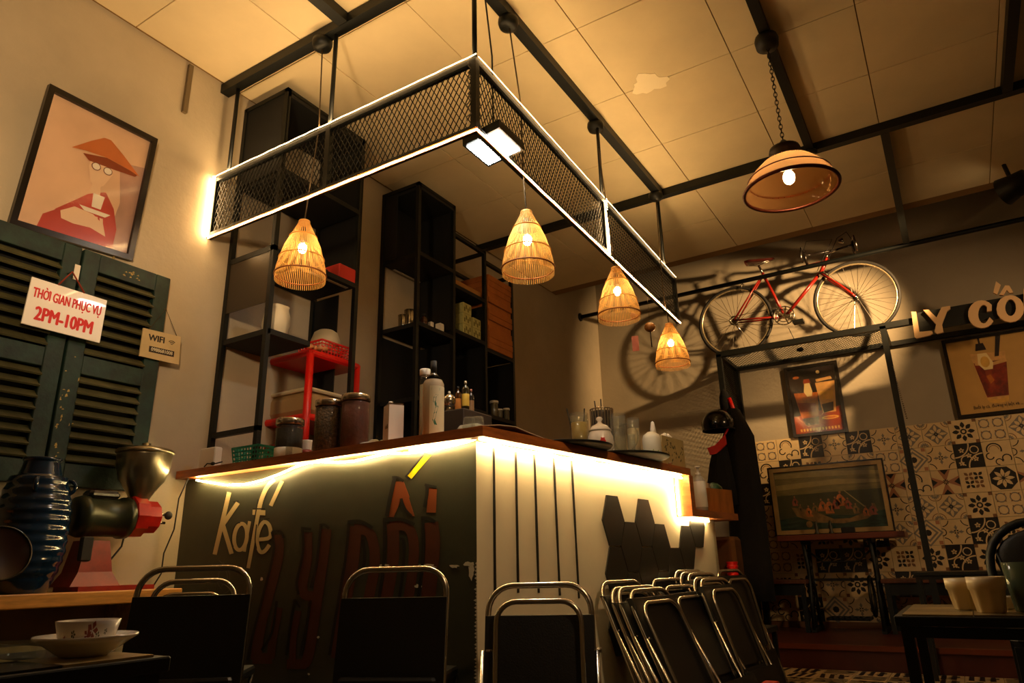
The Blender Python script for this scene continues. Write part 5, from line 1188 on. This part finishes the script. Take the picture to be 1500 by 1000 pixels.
def greenprint(t, c, r, h):
    tv = -Vector((c.x,c.y,0)).normalized(); a0 = math.atan2(tv.y,tv.x); b = MB(); n = 14; r0 = r*.995
    vs = [(c.x+r0*math.cos(a0-.35+1.9*i/n), c.y+r0*math.sin(a0-.35+1.9*i/n), c.z+z*h) for z in (.04,.66) for i in range(n+1)]
    b.add(vs, [(i,i+1,n+2+i,n+1+i) for i in range(n)], True).build('label', lab_m, t)
    MB().lathe([(r*.84,h*.755),(r*.34,h*.83),(r*.26,h*.845),(r*.26,h*.90)], c, 20).build('neck_glass', mat('dark_bottle','#12120d',.15), t)
    _gp(t, c, r, h)
def _gp(t, c, r, h):
    tv = -Vector((c.x,c.y,0)).normalized(); a0 = math.atan2(tv.y,tv.x); b = MB()
    def q(a, z): return Vector((c.x+r*math.cos(a0+a), c.y+r*math.sin(a0+a), c.z+z*h))
    path = [(.25,.18),(.05,.24),(.2,.33),(.35,.40),(.1,.46),(.15,.52),(.35,.55)]
    for (a1,z1),(a2,z2) in zip(path,path[1:]): b.add([q(a1-.12,z1),q(a1+.12,z1),q(a2+.12,z2),q(a2-.12,z2)], [(0,1,2,3)])
    b.add([q(-.2,.60),q(.6,.60),q(.6,.635),q(-.2,.635)], [(0,1,2,3)]).add([q(-.1,.05),q(.8,.05),q(.8,.06),q(-.1,.06)], [(0,1,2,3)])
    b.build('green_print', labg, t)
bottle(634, 2.12, 32, 529, ZBT, 'tall dark-necked bottle with a big cream label and green print on the counter', mat('rose_bottle','#b8a58a',.2), lab_m, None, shoulder=.70, neckr=.26, capf=.84, print_=greenprint)
jar(621, 2.26, 16, 541, ZBT, 'narrow pale jar with a white lid mostly hidden behind the tall labelled bottle', mat('cocoa','#8a7a5a',.7), .8, None, white)
zin = zat(680, 604, 2.48)
for px_, y, w, h, lab, bm_, lm_, cm in ((671,2.50,9,566,'slim bottle with an orange label, left of the yellow one','#4a2a10','#d98a3a',None),(682,2.46,11,558,'slim bottle with a yellow label and white cap behind the counter corner','#2a2412','#d8b84a',white),(690,2.55,9,570,'slim dark bottle with a pink cap behind the yellow-labelled one','#241c14','#8a6a4a',mat('pink_cap','#c88a80',.5))):
    bottle(px_, y, w, h, zin, lab, mat('glass_'+bm_[1:], bm_, .15), mat('lab_'+lm_[1:], lm_, .5), (.15,.55), capm=cm)
# support shelf under those rear items
tag(MB().bbox((refine(652,2.5,zin).x,2.40,1.0), (refine(699,2.5,zin).x,2.62,zin), .004).build('inner_worktop', MATS['dark_cabinet']), 'dark raised box behind the counter corner holding the slim bottles', 'box')
c = refine(658, 2.44, zin+.02); s = pxs(c); t = thing('glass_sphere', 'shiny silver globe with a small knob beside the slim bottles', 'ornament', tuple(c))
MB().ell(c+Vector((0,0,.032)), (.030,.030,.034), 24, 14).build('globe', chrome, t); MB().ell(c+Vector((0,0,.071)), (.006,.006,.007)).build('knob', white, t); MB().lathe([(.018,-.02),(.012,0),(.012,.004)], c, 16).build('foot', steel, t)
for px_, y, lab in ((687,2.10,'small clear glass upside down at the counter corner, left one'),(700,2.11,'small clear glass upside down at the counter corner, right one')):
    c = refine(px_, y, ZBT); t = thing('drinking_glass', lab, 'glass', tuple(c)); MB().lathe([(.024,0),(.026,.004),(.021,.065),(.019,.067),(.003,.067)], c, 20).build('body', GL, t)
# clear plastic tub at the corner
c = refine(690, 2.26, ZBT); t = thing('plastic_tub', 'clear plastic tub lying on the worktop in front of the slim bottles', 'tub', tuple(c))
MB().bbox((c.x-.055,c.y-.04,ZBT), (c.x+.055,c.y+.04,ZBT+.075), .015).build('body', thinglass('cloudy', '#c8c4b4', .55, .2), t)
# menu booklet on the corner
t = thing('menu_booklet', 'open menu booklet lying over the counter corner', 'booklet', (-1.33,2.1,ZBT))
m0 = P(2,ZBT+.003,707,625); e_ = ed; b = MB()
def brd(a, c_, z): p = m0+e_*a-en*c_; return (p.x,p.y,ZBT+z)
pg = [(0,.004),(.10,.020),(.19,.026),(.28,.014),(.38,.003)]
for k, dz in enumerate((0,.004)):
    vs = []
    for a_, z_ in pg: vs += [brd(a_,.005,z_+dz), brd(a_,.22,z_+dz), brd(a_,.22,z_+dz+.002), brd(a_,.005,z_+dz+.002)]
    b = MB(); b.add(vs, [(i*4+q_,i*4+(q_+1)%4,i*4+4+(q_+1)%4,i*4+4+q_) for i in range(4) for q_ in range(4)]+[(3,2,1,0),(16,17,18,19)]).build('cover' if k == 0 else 'page', mat('menu_cover','#4a3326',.5) if k == 0 else paper, t)
tag(MB().tube([brd(.22,.2,.03), brd(.27,.21,.055), brd(.31,.21,.05), brd(.34,.2,.02)], .0022, 5).build('wire_loop', steel), 'thin bent wire loop sticking up behind the menu booklet', 'wire')
# trays
def cpoint(px_, c_, z=ZBT):    # point on the side top: picture column px_, inset c_ from the edge
    a = c0-en*c_; q = plan(a, a+ed, px_, 650); return Vector((q.x,q.y,z))
def tray(pxa, pxb, ins, label, zt_=0, tilt=0):
    a, c = cpoint(pxa, ins), cpoint(pxb, ins); r = (c-a).length/2; ctr = (a+c)/2+Vector((0,0,zt_))
    t = thing('round_tray', label, 'tray', tuple(ctr)); ax = (Vector((0,0,1))+en*tilt).normalized()
    MB().lathe([(r*.9,0),(r*.97,.002),(r,.009),(r*.985,.010),(r*.93,.005),(r*.1,.004)], ctr, 40, tuple(ax)).build('dish', mat('tray_black','#0c0d0b',.75), t); return ctr, r
tray(782, 864, .11, 'large round black tray overhanging the white side of the counter', .001)
tray(858, 938, .12, 'second round black tray under the small glasses, near the tissue box', .001)
# glasses with straws, teapot etc
def glass(px_, ins, rpx, hpx, label, fillm=None, ff=.8, straws=(), taper=.9, group='drinking glasses at the end of the counter', z=ZBT, m=None, handle=False):
    c = cpoint(px_, ins, z); s = pxs(c); r = rpx*s; h = htop(c, hpx)
    t = thing('drinking_glass', label, 'glass', tuple(c), 0, group)
    MB().lathe([(r*taper*.95,0),(r*taper,.004),(r,h),(r*.93,h),(r*taper*.88,.008),(.003,.008)], c, 28).build('body', m or GL, t)
    if fillm: MB().lathe([(r*taper*.86,.009),(r*(.94*taper*(1-ff)+.9*ff),h*ff),(.003,h*ff)], c, 24).build('drink', fillm, t)
    for dx, dy, L_ in straws: MB().tube([c+Vector((dx*.3,0,.01)), c+Vector((dx,dy,L_))], .0032, 6).build('straw', darkm, t)
    if handle: MB().torus(c+Vector((-r*.1,0,h*.5))+ed*r*.0-en*(-r*1.1), h*.28, .004, tuple(ed), 20, 6).build('handle', m or GL, t)
    return c
ytea = mat('yellow_tea', '#c9a44a', .3); dk = mat('dark_drink', '#2a1008', .3)
glass(850, .16, 14, 606, 'glass of yellow tea with two dark straws behind the big black tray', ytea, .78, ((-.055,-.01,.225),(.03,.0,.215)))
c = cpoint(884, .24); t = thing('wire_holder', 'ribbed dark metal holder with straws behind the white teapot', 'holder', tuple(c)); s = pxs(c); b = MB(); hw = htop(c, 600)
for k in range(22): a = 2*PI*k/22; b.bar(c+Vector((15*s*math.cos(a),15*s*math.sin(a),0)), c+Vector((17*s*math.cos(a),17*s*math.sin(a),hw)), .005)
b.torus(c+Vector((0,0,hw)), 17*s, .003, n=28, m=6).build('ribs', steel, t)
MB().lathe([(13*s,.0),(15*s,hw-.01),(.003,hw-.01)], c, 20).build('inner_cup', mat('dark_cup','#2a1e16',.4), t)
for dx, L_ in ((-.035,hw+.05),(.0,hw+.055)): MB().tube([c+Vector((dx*.3,0,.1)), c+Vector((dx,0,L_))], .0032, 6).build('straw', darkm, t)
glass(907, .15, 12, 607, 'glass of dark coffee with a handle, right of the white teapot', dk, .22, (), .92, m=GL, handle=True)
glass(929, .24, 10, 613, 'narrow glass with a pale top behind the squeeze bottle', mat('pale_drink','#c9b08a',.5), .8)
glass(925, .10, 6, 636, 'tiny clear shot glass standing on the second black tray', None, z=ZBT+.018)
c = cpoint(880, .085); s = pxs(c)
t = thing('teapot', 'white lidded porcelain pot with a red flower on the counter', 'teapot', tuple(c)); k_ = htop(c, 610)/44
MB().lathe([(10*k_,0),(11*k_,1*k_),(14.5*k_,9*k_),(14.5*k_,20*k_),(12*k_,26*k_),(11*k_,28*k_)], c, 30).build('body', china, t)
MB().lathe([(12.5*k_,27*k_),(12.5*k_,28.5*k_),(9*k_,33*k_),(3*k_,36*k_),(2*k_,38*k_),(4*k_,41*k_),(3*k_,43*k_),(.4*k_,44*k_)], c, 26).build('lid', china, t)
MB().tube([c+ed*16*k_+Vector((0,0,22*k_)), c+ed*26*k_+Vector((0,0,19*k_)), c+ed*26*k_+Vector((0,0,8*k_)), c+ed*17*k_+Vector((0,0,5*k_))], 1.7*k_, 8).build('handle', china, t)
tv = -Vector((c.x,c.y,0)).normalized(); a0 = math.atan2(tv.y,tv.x); b = MB()
for k in range(6):
    a = 2*PI*k/6; vs = []
    for u, v in ((.0,0),(.5,-.45),(1,0),(.5,.45)):
        A_ = a0+.18+(math.cos(a)*u-math.sin(a)*v)*.26; z = 14*k_+(math.sin(a)*u+math.cos(a)*v)*5*k_; vs.append((c.x+14.9*k_*math.cos(A_), c.y+14.9*k_*math.sin(A_), c.z+z))
    b.add(vs, [(0,1,2,3)])
b.build('red_flower', red, t)
c = cpoint(955, .055); s = pxs(c)*1.0; s = htop(c, 616)/45; t = thing('squeeze_bottle', 'white squeeze bottle with a pointed nozzle beside the tissue box', 'bottle', tuple(c))
MB().lathe([(8.5*s,0),(9.5*s,1*s),(9.5*s,23*s),(8*s,27*s),(5*s,29*s),(4*s,30*s)], c+Vector((0,0,3*s)), 24).build('body', mat('soft_white','#efe9d2',.4), t)
MB().lathe([(3.6*s,29*s),(2.8*s,34*s),(1.6*s,41*s),(.5*s,42*s)], c+Vector((0,0,3*s))+ed*5*s, 14).build('nozzle', white, t)
b = MB(); tv = -Vector((c.x,c.y,0)).normalized(); a0 = math.atan2(tv.y,tv.x)
b.add([(c.x+9.7*s*math.cos(a0+a_),c.y+9.7*s*math.sin(a0+a_),c.z+z_*s) for a_, z_ in ((-.1,9),(.6,9),(.7,13),(.1,14))], [(0,1,2,3)]).build('green_print', mat('lime','#9db84a',.5), t)
# patterned tissue box
a_, c_ = cpoint(970, .030), cpoint(1001, .030); L_ = (c_-a_).length; t = thing('tissue_box', 'patterned cream tissue box at the far end of the counter top', 'box', tuple(a_)); s = pxs(c_); hb2 = htop(a_, 636)*.98
q = [a_, c_, c_-en*.07, a_-en*.07]; MB().prism(q, (0,0,hb2)).build('box', mat('box_cream','#c9b27a',.6,var=.1), t)
b = MB(); rnd = random.Random(8)
for i in range(34):
    u, v = rnd.uniform(.06,.94)*L_, rnd.uniform(.1,.9)*hb2; r_ = rnd.uniform(.007,.012); an = rnd.uniform(0,PI)
    b.prism([a_+ed*(u+r_*math.cos(an+x_)*(1 if k_ % 2 else .5))+Vector((0,0,v+r_*math.sin(an+x_)*(1 if k_ % 2 else .5)))+en*.0005 for k_, x_ in enumerate((0,.8,PI,PI+.8))], en*.0006)
b.build('leaf_print', mat('leaf_dark','#38402c',.6), t)
b = MB()
for i in range(5): b.ell((a_+c_)/2-en*.035+ed*(i-2)*.018+Vector((0,0,hb2+.006)), (.016,.012,.016+.008*(i % 2)), 8, 6)
b.build('tissue', paper, t)
# crumpled foil / packets in front
c = cpoint(968, .05); b = MB(); rnd = random.Random(11)
for i in range(6): b.ell(c+ed*rnd.uniform(-.06,.06)-en*rnd.uniform(-.02,.02)+Vector((0,0,.012)), (.022,.014,.008), 8, 5, Matrix.Rotation(rnd.uniform(-.6,.6),3,'Y'))
tag(b.build('crumpled_wrapper', mat('wrapper','#a89478',.35,metal=.3)), 'crumpled brown wrapper on the counter edge below the squeeze bottle', 'wrapper')
# pump bottle on the end shelf
q = plan(e1+ed*.03-en*.03, e2-en*.03, 1023, 700); c = Vector((q.x,q.y,zl)); s = pxs(c)
t = thing('pump_bottle', 'clear hand-gel pump bottle with a white label on the dropped end shelf', 'bottle', tuple(c))
MB().lathe([(9*s,0),(9.5*s,1*s),(9.5*s,44*s),(6*s,49*s),(3.5*s,51*s)], c, 22).build('body', mat('gel_bottle','#b9b0a0',.2), t)
MB().lathe([(9.8*s,5*s),(9.8*s,5.2*s),(9.8*s,42*s),(9.6*s,42.2*s)], c, 22).build('label', paper, t)
MB().lathe([(3.8*s,50*s),(3.8*s,55*s),(1.5*s,55.5*s),(1.5*s,62*s),(4*s,62.5*s),(4*s,65*s),(.5*s,65.5*s)], c, 16).build('pump', white, t)
MB().tube([c+Vector((0,0,63.5*s)), c-ed*9*s+Vector((0,0,63*s))+en*3*s], 1.5*s, 6).build('spout', white, t)
q = plan(e1+ed*.2-en*.15, e2-en*.15, 1042, 690); c = Vector((q.x,q.y,zl+.135))
tag(MB().lathe([(.05,0),(.055,.01),(.05,.03),(.03,.05),(.004,.058)], c, 20).build('green_bowl', mat('green_dish','#2c4a30',.4)), 'upturned dark green bowl on the wooden box at the counter end', 'bowl')
# ------------------------------------------------------------------ inside shelf unit 1: red table etc
rx1, ry0 = -2.42, 2.47
def onsh(px_, x, z):
    y = P(0,x,px_,450).y
    for _ in range(6): u, v = prj((x,y,z)); y += (px_-u)*pxs((x,y,z))*.9
    return Vector((x,y,z))
# near front leg corner at px 455
q = P(1, ry0, 455, 510); rx1 = q.x; zr_ = q.z; lL = P(1, ry0, 366, 535).x; ry1 = onsh(530, rx1, zr_).y
t = thing('plastic_table', 'red plastic two-tier table standing behind the counter in front of the metal shelves', 'table', (rx1,ry0,1.02))
def tier(z, name):
    MB().bbox((lL,ry0,z-.035), (rx1,ry1,z), .012).build(name, red, t)
tier(zr_, 'top'); zl2 = P(1,ry0,440,605).z; tier(zl2, 'shelf')
for x in (lL+.02, rx1-.02):
    for y in (ry0+.02, ry1-.02): MB().tube([(x,y,1.02),(x,y,zr_-.01)], .021, 12).build('leg', red, t)
MB().box((lL+.01,ry0+.012,1.03),(rx1-.02,ry0+.02,zl2-.14)).build('lower_panel', redp, t)
rw, rd = rx1-lL, ry1-ry0
c = Vector((rx1-.10, ry0+rd*.5, zr_)); basket('plastic_basket', 'red plastic lattice basket on top of the red table', c, .17, .20, .075, red, 8, 4, 1.15)
t = thing('plastic_tub', 'upturned frosted white tub in the red basket', 'tub', tuple(c+Vector((0,0,.01))))
MB().lathe([(.07,.02),(.085,.03),(.082,.11),(.066,.155),(.045,.17),(.004,.172)], c, 24).build('body', mat('frosted_tub','#cfc2a0',.35), t)
b = MB(); rnd = random.Random(21); c = Vector((lL+.11, ry0+.07, zr_))
for i in range(9): b.ell(c+Vector((rnd.uniform(-.06,.12),rnd.uniform(-.03,.03),.012+rnd.uniform(0,.014))), (.05,.035,.016), 12, 6, Matrix.Rotation(rnd.uniform(-.3,.3),3,'Y'))
tag(b.build('folded_cloth', mat('pale_cloth','#c9b987',.8,bump=.4)), 'pale folded plastic bags lying on the left of the red table top', 'bags')
c = Vector((rx1-.03, ry0+.06, zr_)); b = MB()
for i in range(6): b.ell(c+Vector((rnd.uniform(-.02,.02),rnd.uniform(-.03,.06),.014+rnd.uniform(0,.015))), (.02,.022,.014), 8, 5)
tag(b.build('snack_bag', mat('bag_mix','#c98a5a',.4,var=.5,scale=30)), 'small crumpled snack bag on the front corner of the red table', 'bag')
t = thing('storage_box', 'large frosted plastic storage box on the lower tier of the red table', 'box', ((lL+rx1)/2,(ry0+ry1)/2,zl2))
MB().bbox((lL+.035,ry0+.03,zl2), (rx1+.0-.03,ry1-.04,zl2+.13), .03).build('body', mat('frosted_box','#a8895e',.35), t); MB().bbox((lL+.03,ry0+.025,zl2+.13), (rx1-.025,ry1-.035,zl2+.15), .008).build('lid', MATS['frosted_tub'], t)
# on the shelf unit 1
c = Vector((-2.83, 2.27, 1.858)); t = thing('white_pitcher', 'crumpled white plastic bag of cups on the left shelf above the red table', 'bag', tuple(c))
b = MB(); n = 20; vs = []
for i, (r, z) in enumerate([(.045,0),(.062,.02),(.07,.07),(.066,.12),(.058,.15),(.062,.165)]):
    for k in range(n): f = 1+.07*math.sin(5*2*PI*k/n+i); vs.append((c.x+r*f*math.cos(2*PI*k/n), c.y+r*f*math.sin(2*PI*k/n), c.z+z))
b.add(vs, [(i*n+k,i*n+(k+1)%n,(i+1)*n+(k+1)%n,(i+1)*n+k) for i in range(5) for k in range(n)]+[tuple(range(n))[::-1],tuple(range(5*n,6*n))], True).build('bag', mat('bag_white','#d8cdb0',.4), t)
c = P(0,-2.80,495,405); zz = 2.265+.028
tag(MB().bbox((-2.98,2.60,zz), (-2.735,2.73,zz+.085), .004).build('red_box', [mat('box_red','#c4281c',.5)]), 'red and brown box on the upper shelf above the red table', 'box')
tag(MB().bbox((-3.0,2.42,zz), (-2.80,2.58,zz+.05), .004).build('card_box', MATS['dark_cup'] ), 'low dark box on the upper shelf beside the red box', 'box')
# ------------------------------------------------------------------ inside shelf unit 2
zA, zB2, zC_ = 2.22+.028, 2.28+.028, 2.24+.028
for k, (px_, xx, r, h, lab) in enumerate(((590,-2.96,.035,.10,'brushed metal shaker on the upper shelf, left one'),(600,-2.92,.04,.135,'brushed metal shaker on the upper shelf, taller right one'))):
    c = onsh(px_, xx, zA); t = thing('metal_shaker', lab, 'shaker', tuple(c)); MB().lathe([(r*.8,0),(r*.85,.003),(r,h),(r*.7,h+.004),(.003,h+.006)], c, 22).build('body', chrome, t)
c = onsh(621, -2.80, zA); t = thing('small_bottle', 'small brown bottle on the front edge of the upper shelf', 'bottle', tuple(c)); MB().lathe([(.024,0),(.026,.003),(.026,.05),(.012,.065),(.012,.075)], c, 18).build('body', mat('amber_bottle','#3a1c0c',.2), t); MB().lathe([(.014,.07),(.014,.088),(.003,.089)], c, 14).build('cap', darkm, t)
for px_, w, h, lab in ((631,.03,.06,'small white box on the upper shelf, left of the two'),(644,.045,.075,'small white box on the upper shelf, right of the two')):
    c = onsh(px_, -2.82, zA); tag(MB().bbox((c.x-w/2,c.y-w/2,zA), (c.x+w/2,c.y+w/2,zA+h), .003).build('white_box', paper), lab, 'box')
lg = mat('pale_green_carton','#b9b878',.6,var=.15,scale=40)
for px_, xx, n_ in ((675,-2.84,3),(689,-2.84,2)):
    c = onsh(px_, xx, zB2)
    for k in range(n_):
        z = zB2+k*.082; nm = ('left','right')[px_ > 680]; lv = ('bottom','middle' if n_ == 3 else 'top','top')[k]
        t = thing('carton', 'pale green printed carton, %s of the %s stack on the middle shelf' % (lv, nm), 'carton', (c.x,c.y,z), 0, 'pale green cartons on the middle shelf')
        MB().bbox((c.x-.06,c.y-.052,z), (c.x+.06,c.y+.052,z+.08), .003).build('box', lg, t)
        b = MB()
        for j in range(4): b.box((c.x+.0600,c.y-.042+j*.022,z+.015+.02*(j % 2)), (c.x+.0606,c.y-.028+j*.022,z+.045+.02*(j % 2)))
        b.build('print', mat('olive_print','#6a6a38',.6), t)
c = onsh(688, -2.84, 2.648); tag(MB().bbox((-2.98,3.76,2.648), (-2.77,4.08,2.69), .003).build('flat_box', mat('kraft','#a8763a',.7,var=.12,scale=12)), 'flat brown box on the top shelf of the middle bay', 'box')
for k in range(13):
    z = zC_+k*.0465; j = random.Random(k)
    o = MB().bbox((-3.03+j.uniform(-.006,.006),4.16,z), (-2.755+j.uniform(-.008,.008),4.49+j.uniform(-.004,.004),z+.045), .003).build('flat_box', mat('kraft_orange','#b0682a',.7,var=.12,scale=12))
    tag(o, 'flat brown cardboard box in the tall stack on the right bay, %s' % ('at the very bottom','second from the bottom','third from the bottom','fourth from the bottom','fifth from the bottom','sixth from the bottom','in the exact middle','sixth from the top','fifth from the top','fourth from the top','third from the top','second from the top','at the very top')[k], 'box', 'stack of flat brown boxes')
zj = 1.74+.028
for px_, xx, r, h, lab in ((724,-2.80,.030,.125,'tall jar with a pale lid on the low right shelf'),(732,-2.775,.022,.065,'short jar with a pale lid in front on the low right shelf'),(742,-2.80,.024,.098,'middle-height jar with a pale lid at the right on the low shelf')):
    c = onsh(px_, xx, zj); t = thing('lidded_jar', lab, 'jar', tuple(c), 0, 'lidded jars on the low right shelf')
    MB().lathe([(r*.95,0),(r,.004),(r,h*.8),(r*.9,h*.86)], c, 20).build('glass', mat('dusky_glass','#5a5440',.15), t); MB().lathe([(r*1.08,h*.86),(r*1.1,h*.88),(r*1.1,h*.98),(r,h),(.003,h)], c, 20).build('lid', white, t)
# ------------------------------------------------------------------ wind chimes by the canopy end
pink = mat('pink_paper','#c9786a',.7)
c = plan(CB, CD, 930, 462); yc1 = c.y; t = thing('wind_chime', 'pink round wind chime with a long paper strip, left of the last woven pendant', 'chime', tuple(c))
MB().tube([c+Vector((0,0,.02)), (c.x,c.y,ZL)], .0012, 5).build('string', MATS['cord'], t); MB().ell(c, (.028,.028,.026), 18, 10).build('bell', pink, t)
q = P(1,yc1,930,492); MB().tube([c, q], .001, 4).build('thread', MATS['cord'], t)
z0, z1 = P(1,yc1,932,514).z, q.z; MB().box((q.x-.020,q.y-.001,z0),(q.x+.020,q.y+.001,z1), Matrix.Rotation(.25,3,'Z')).build('paper_strip', pink, t)
c = plan(CB, CD, 952, 479); yc2 = c.y; t = thing('wind_chime', 'round glass wind chime with painted spots hanging beside the pink one', 'chime', tuple(c))
MB().tube([c+Vector((0,0,.03)), (c.x,c.y,ZL)], .0012, 5).build('string', MATS['cord'], t); MB().ell(c, (.036,.036,.032), 20, 12).build('bell', mat('chime_amber','#a8703a',.2,var=.4,scale=40), t)
MB().tube([c, P(1,yc2,955,508)], .004, 5).build('clapper_strip', MATS['dark_frame'], t)
# ------------------------------------------------------------------ dark bundle at the rack post: helmet, bags
hp = P(1,6.05,1052,622); s = pxs(hp); t = thing('helmet', 'black motorcycle helmet hanging on the rack post with a red strap', 'helmet', tuple(hp))
b = MB(); r = 24*s; n = 24; vs = []
for i in range(11):
    a = PI*.62*i/10
    for k in range(n): vs.append((hp.x+r*math.sin(a)*math.cos(2*PI*k/n), hp.y+r*1.1*math.sin(a)*math.sin(2*PI*k/n), hp.z+r*.95*math.cos(a)))
b.add(vs, [(i*n+k,(i+1)*n+k,(i+1)*n+(k+1)%n,i*n+(k+1)%n) for i in range(10) for k in range(n)], True).build('shell', mat('helmet_black','#0b0b0a',.2,coat=.5), t)
MB().torus((hp.x,hp.y,hp.z-r*.33), r*.93, r*.06, n=30, m=6).build('trim', darkm, t)
A_ = [P(1,5.93,*p) for p in ((1062,636),(1064,650),(1050,664),(1040,666),(1036,656),(1047,652))]
MB().prism(A_, (0,.02,0)).build('red_strap', red, t); MB().tube([A_[0], hp+Vector((r*.7,0,-.02))], .008, 6).build('strap', red, t)
MB().tube([hp+Vector((0,0,r*.94)), (hp.x*.5+xl_*.5, yf-.05, hp.z+.12), (xl_,yf-.03,hp.z+.16)], .006, 6).build('hanging_strap', darkm, t)
def drape(name, label, cat, cols, y, m, dep=.16):
    """hanging cloth: rows of (px_left, px_right, py)"""
    t = thing(name, label, cat, tuple(P(1,y,(cols[0][0]+cols[0][1])/2,cols[0][2]))); n = 20; vs = []
    for i, (a_, c_, py) in enumerate(cols):
        L, R = P(1,y,a_,py), P(1,y,c_,py); m_ = (L+R)/2; w = (R-L).length/2
        for k in range(n): an = 2*PI*k/n; f = 1+.10*math.sin(7*an+i*.4); vs.append((m_.x+w*f*math.cos(an), y+dep*f*math.sin(an)*.5, m_.z))
    b = MB(); b.add(vs, [(i*n+k,i*n+(k+1)%n,(i+1)*n+(k+1)%n,(i+1)*n+k) for i in range(len(cols)-1) for k in range(n)]+[tuple(range(n))[::-1],tuple(range((len(cols)-1)*n,len(cols)*n))], True); b.build('cloth', m, t); return t
drape('raincoat', 'dark raincoat hanging down from the left post of the black rack', 'raincoat', [(1066,1082,600),(1062,1104,640),(1062,1112,700),(1068,1120,760),(1072,1128,830),(1078,1134,880)], 6.17, mat('dark_cloth','#0e0a07',.9,var=.3,scale=20,bump=.5,bscale=30))
bg = drape('shoulder_bag', 'black bag hanging below the helmet behind the counter end', 'bag', [(1046,1064,655),(1040,1070,680),(1036,1076,710),(1040,1080,740)], 6.02, mat('bag_black','#080706',.9,bump=.3))
MB().tube([P(1,6.02,1055,660), P(1,6.1,1064,620), (xl_,yf-.02,2.12)], .007, 6).build('strap', darkm, bg)
c = P(1,6.2,1070,598); tag(MB().tube([P(1,6.2,1068,583),P(1,6.2,1073,596),P(1,6.2,1077,606)], .018, 8).build('red_grip_umbrella', red), 'small red grip of an umbrella tied to the left rack post above the raincoat', 'umbrella')
tag(MB().ell(P(1,6.22,1062,590), (.05,.05,.13), 12, 8).build('umbrella_bundle', MATS['bag_black']), 'black folded umbrella bundle on the left rack post', 'umbrella')
# paper bag and cups beside the counter end
c = P(1,4.35,1064,815); s = pxs(c); b0 = P(1,4.35,1064,860)
tag(MB().bbox((c.x-18*s,4.28,.35),(c.x+18*s,4.45,P(1,4.35,1064,786).z), .02).build('paper_sack', mat('sack_brown','#6e4418',.8,var=.15,scale=8,bump=.5,bscale=12)), 'brown paper sack standing on a stool behind the far end of the counter', 'sack')
t = thing('stool', 'dark square stool under the brown paper sack', 'stool', (c.x+.03,4.38,0)); MB().bbox((c.x-.14,4.22,.32),(c.x+.20,4.54,.35), .004).build('seat', blackp, t)
for dx in (-.12,.18):
    for y in (4.24,4.52): MB().bar((c.x+dx,y,0),(c.x+dx,y,.32),.025).build('leg', blackm, t)
c = P(1,4.36,1074,850); c.z = .35
cx_ = P(1,4.24,1074,840); s = pxs(cx_)
zt_ = P(1,4.24,1072,826).z; zb_ = .351
t = thing('cup_stack', 'stack of ribbed red plastic cups beside the brown paper sack', 'cups', (cx_.x,4.24,zb_)); pr = []
k = 0; z = 0
while z < zt_-zb_: pr += [(7*s,z),(8.5*s,z+.014),(8.5*s,z+.02),(7.2*s,z+.0201)]; z += .021
MB().lathe(pr, (cx_.x,4.24,zb_), 20).build('cups', red, t)
c = P(2,.30,1121,985); t = thing('plastic_stool', 'low red plastic stool at the foot of the leaning chairs', 'stool', (c.x,c.y,0))
MB().bbox((c.x-.03,c.y-.05,.24),(c.x+.03,c.y+.10,.26), .008).build('seat', redp, t)
for dx in (-.018,.018):
    for dy in (-.035,.085): MB().bar((c.x+dx,c.y+dy,0),(c.x+dx,c.y+dy,.24),.018).build('leg', redp, t)
# black round-backed chair at the right edge
c = P(1,3.3,1492,800); t = thing('black_chair', 'black round-backed chair at the right edge behind the table', 'chair', (c.x+.1,3.3,0)); t['_org'] = (0,0,0)
chair_loop(t, .40, .45, c.z+.09, 0, .05, .016, .16, 'back_frame', mt=blackm)
b = MB(); b.ell((0,.04,c.z-.05), (.18,.02,.12), 20, 10).build('backrest', vinyl, t, world=False)
MB().bbox((-.2,-.38,.42),(.2,.02,.46), .02).build('seat', vinyl, t, world=False)
for x in (-.18,.18):
    for y in (-.36,0): MB().bar((x,y,0),(x,y,.42),.025).build('leg', blackm, t, world=False)
# ------------------------------------------------------------------ sub-parts under their parts
SUB = {'label': 'body', 'cap': ('body','carton'), 'neck_glass': 'body', 'green_print': 'body', 'bulb': 'socket', 'glass_band': 'glass_dome', 'rim': ('glass_dome','dish'), 'light_panel': 'housing',
       'red_flower': 'body', 'flower_print': 'bowl', 'worn_paint': 'stile', 'saddle_rails': 'saddle', 'chainring_arms': 'chainring', 'lug': 'body', 'knob': ('globe','grinding_head'), 'bolt': 'grinding_head', 'hopper_lid': 'hopper',
       'print': ('box','backing'), 'contents': 'glass', 'lower_band': 'glass', 'lid': ('glass','body'), 'drink': 'body', 'pivot': 'folding_strut', 'leaf_print': 'box', 'wifi_symbol': 'board', 'number_plate': 'board', 'lettering': 'board', 'spout': 'pump', 'switch': 'column'}
for o in list(bpy.data.objects):
    if o.parent is None or o.parent.parent is not None or o.parent.get('category') is None: continue
    k = SUB.get(o.name.split('.')[0])
    if not k: continue
    k = (k,) if isinstance(k, str) else k
    for q in o.parent.children:
        if q.name.split('.')[0] in k and q != o: o.parent = q; break
# ------------------------------------------------------------------ drop helper keys
for o in bpy.data.objects:
    if '_org' in o: del o['_org']
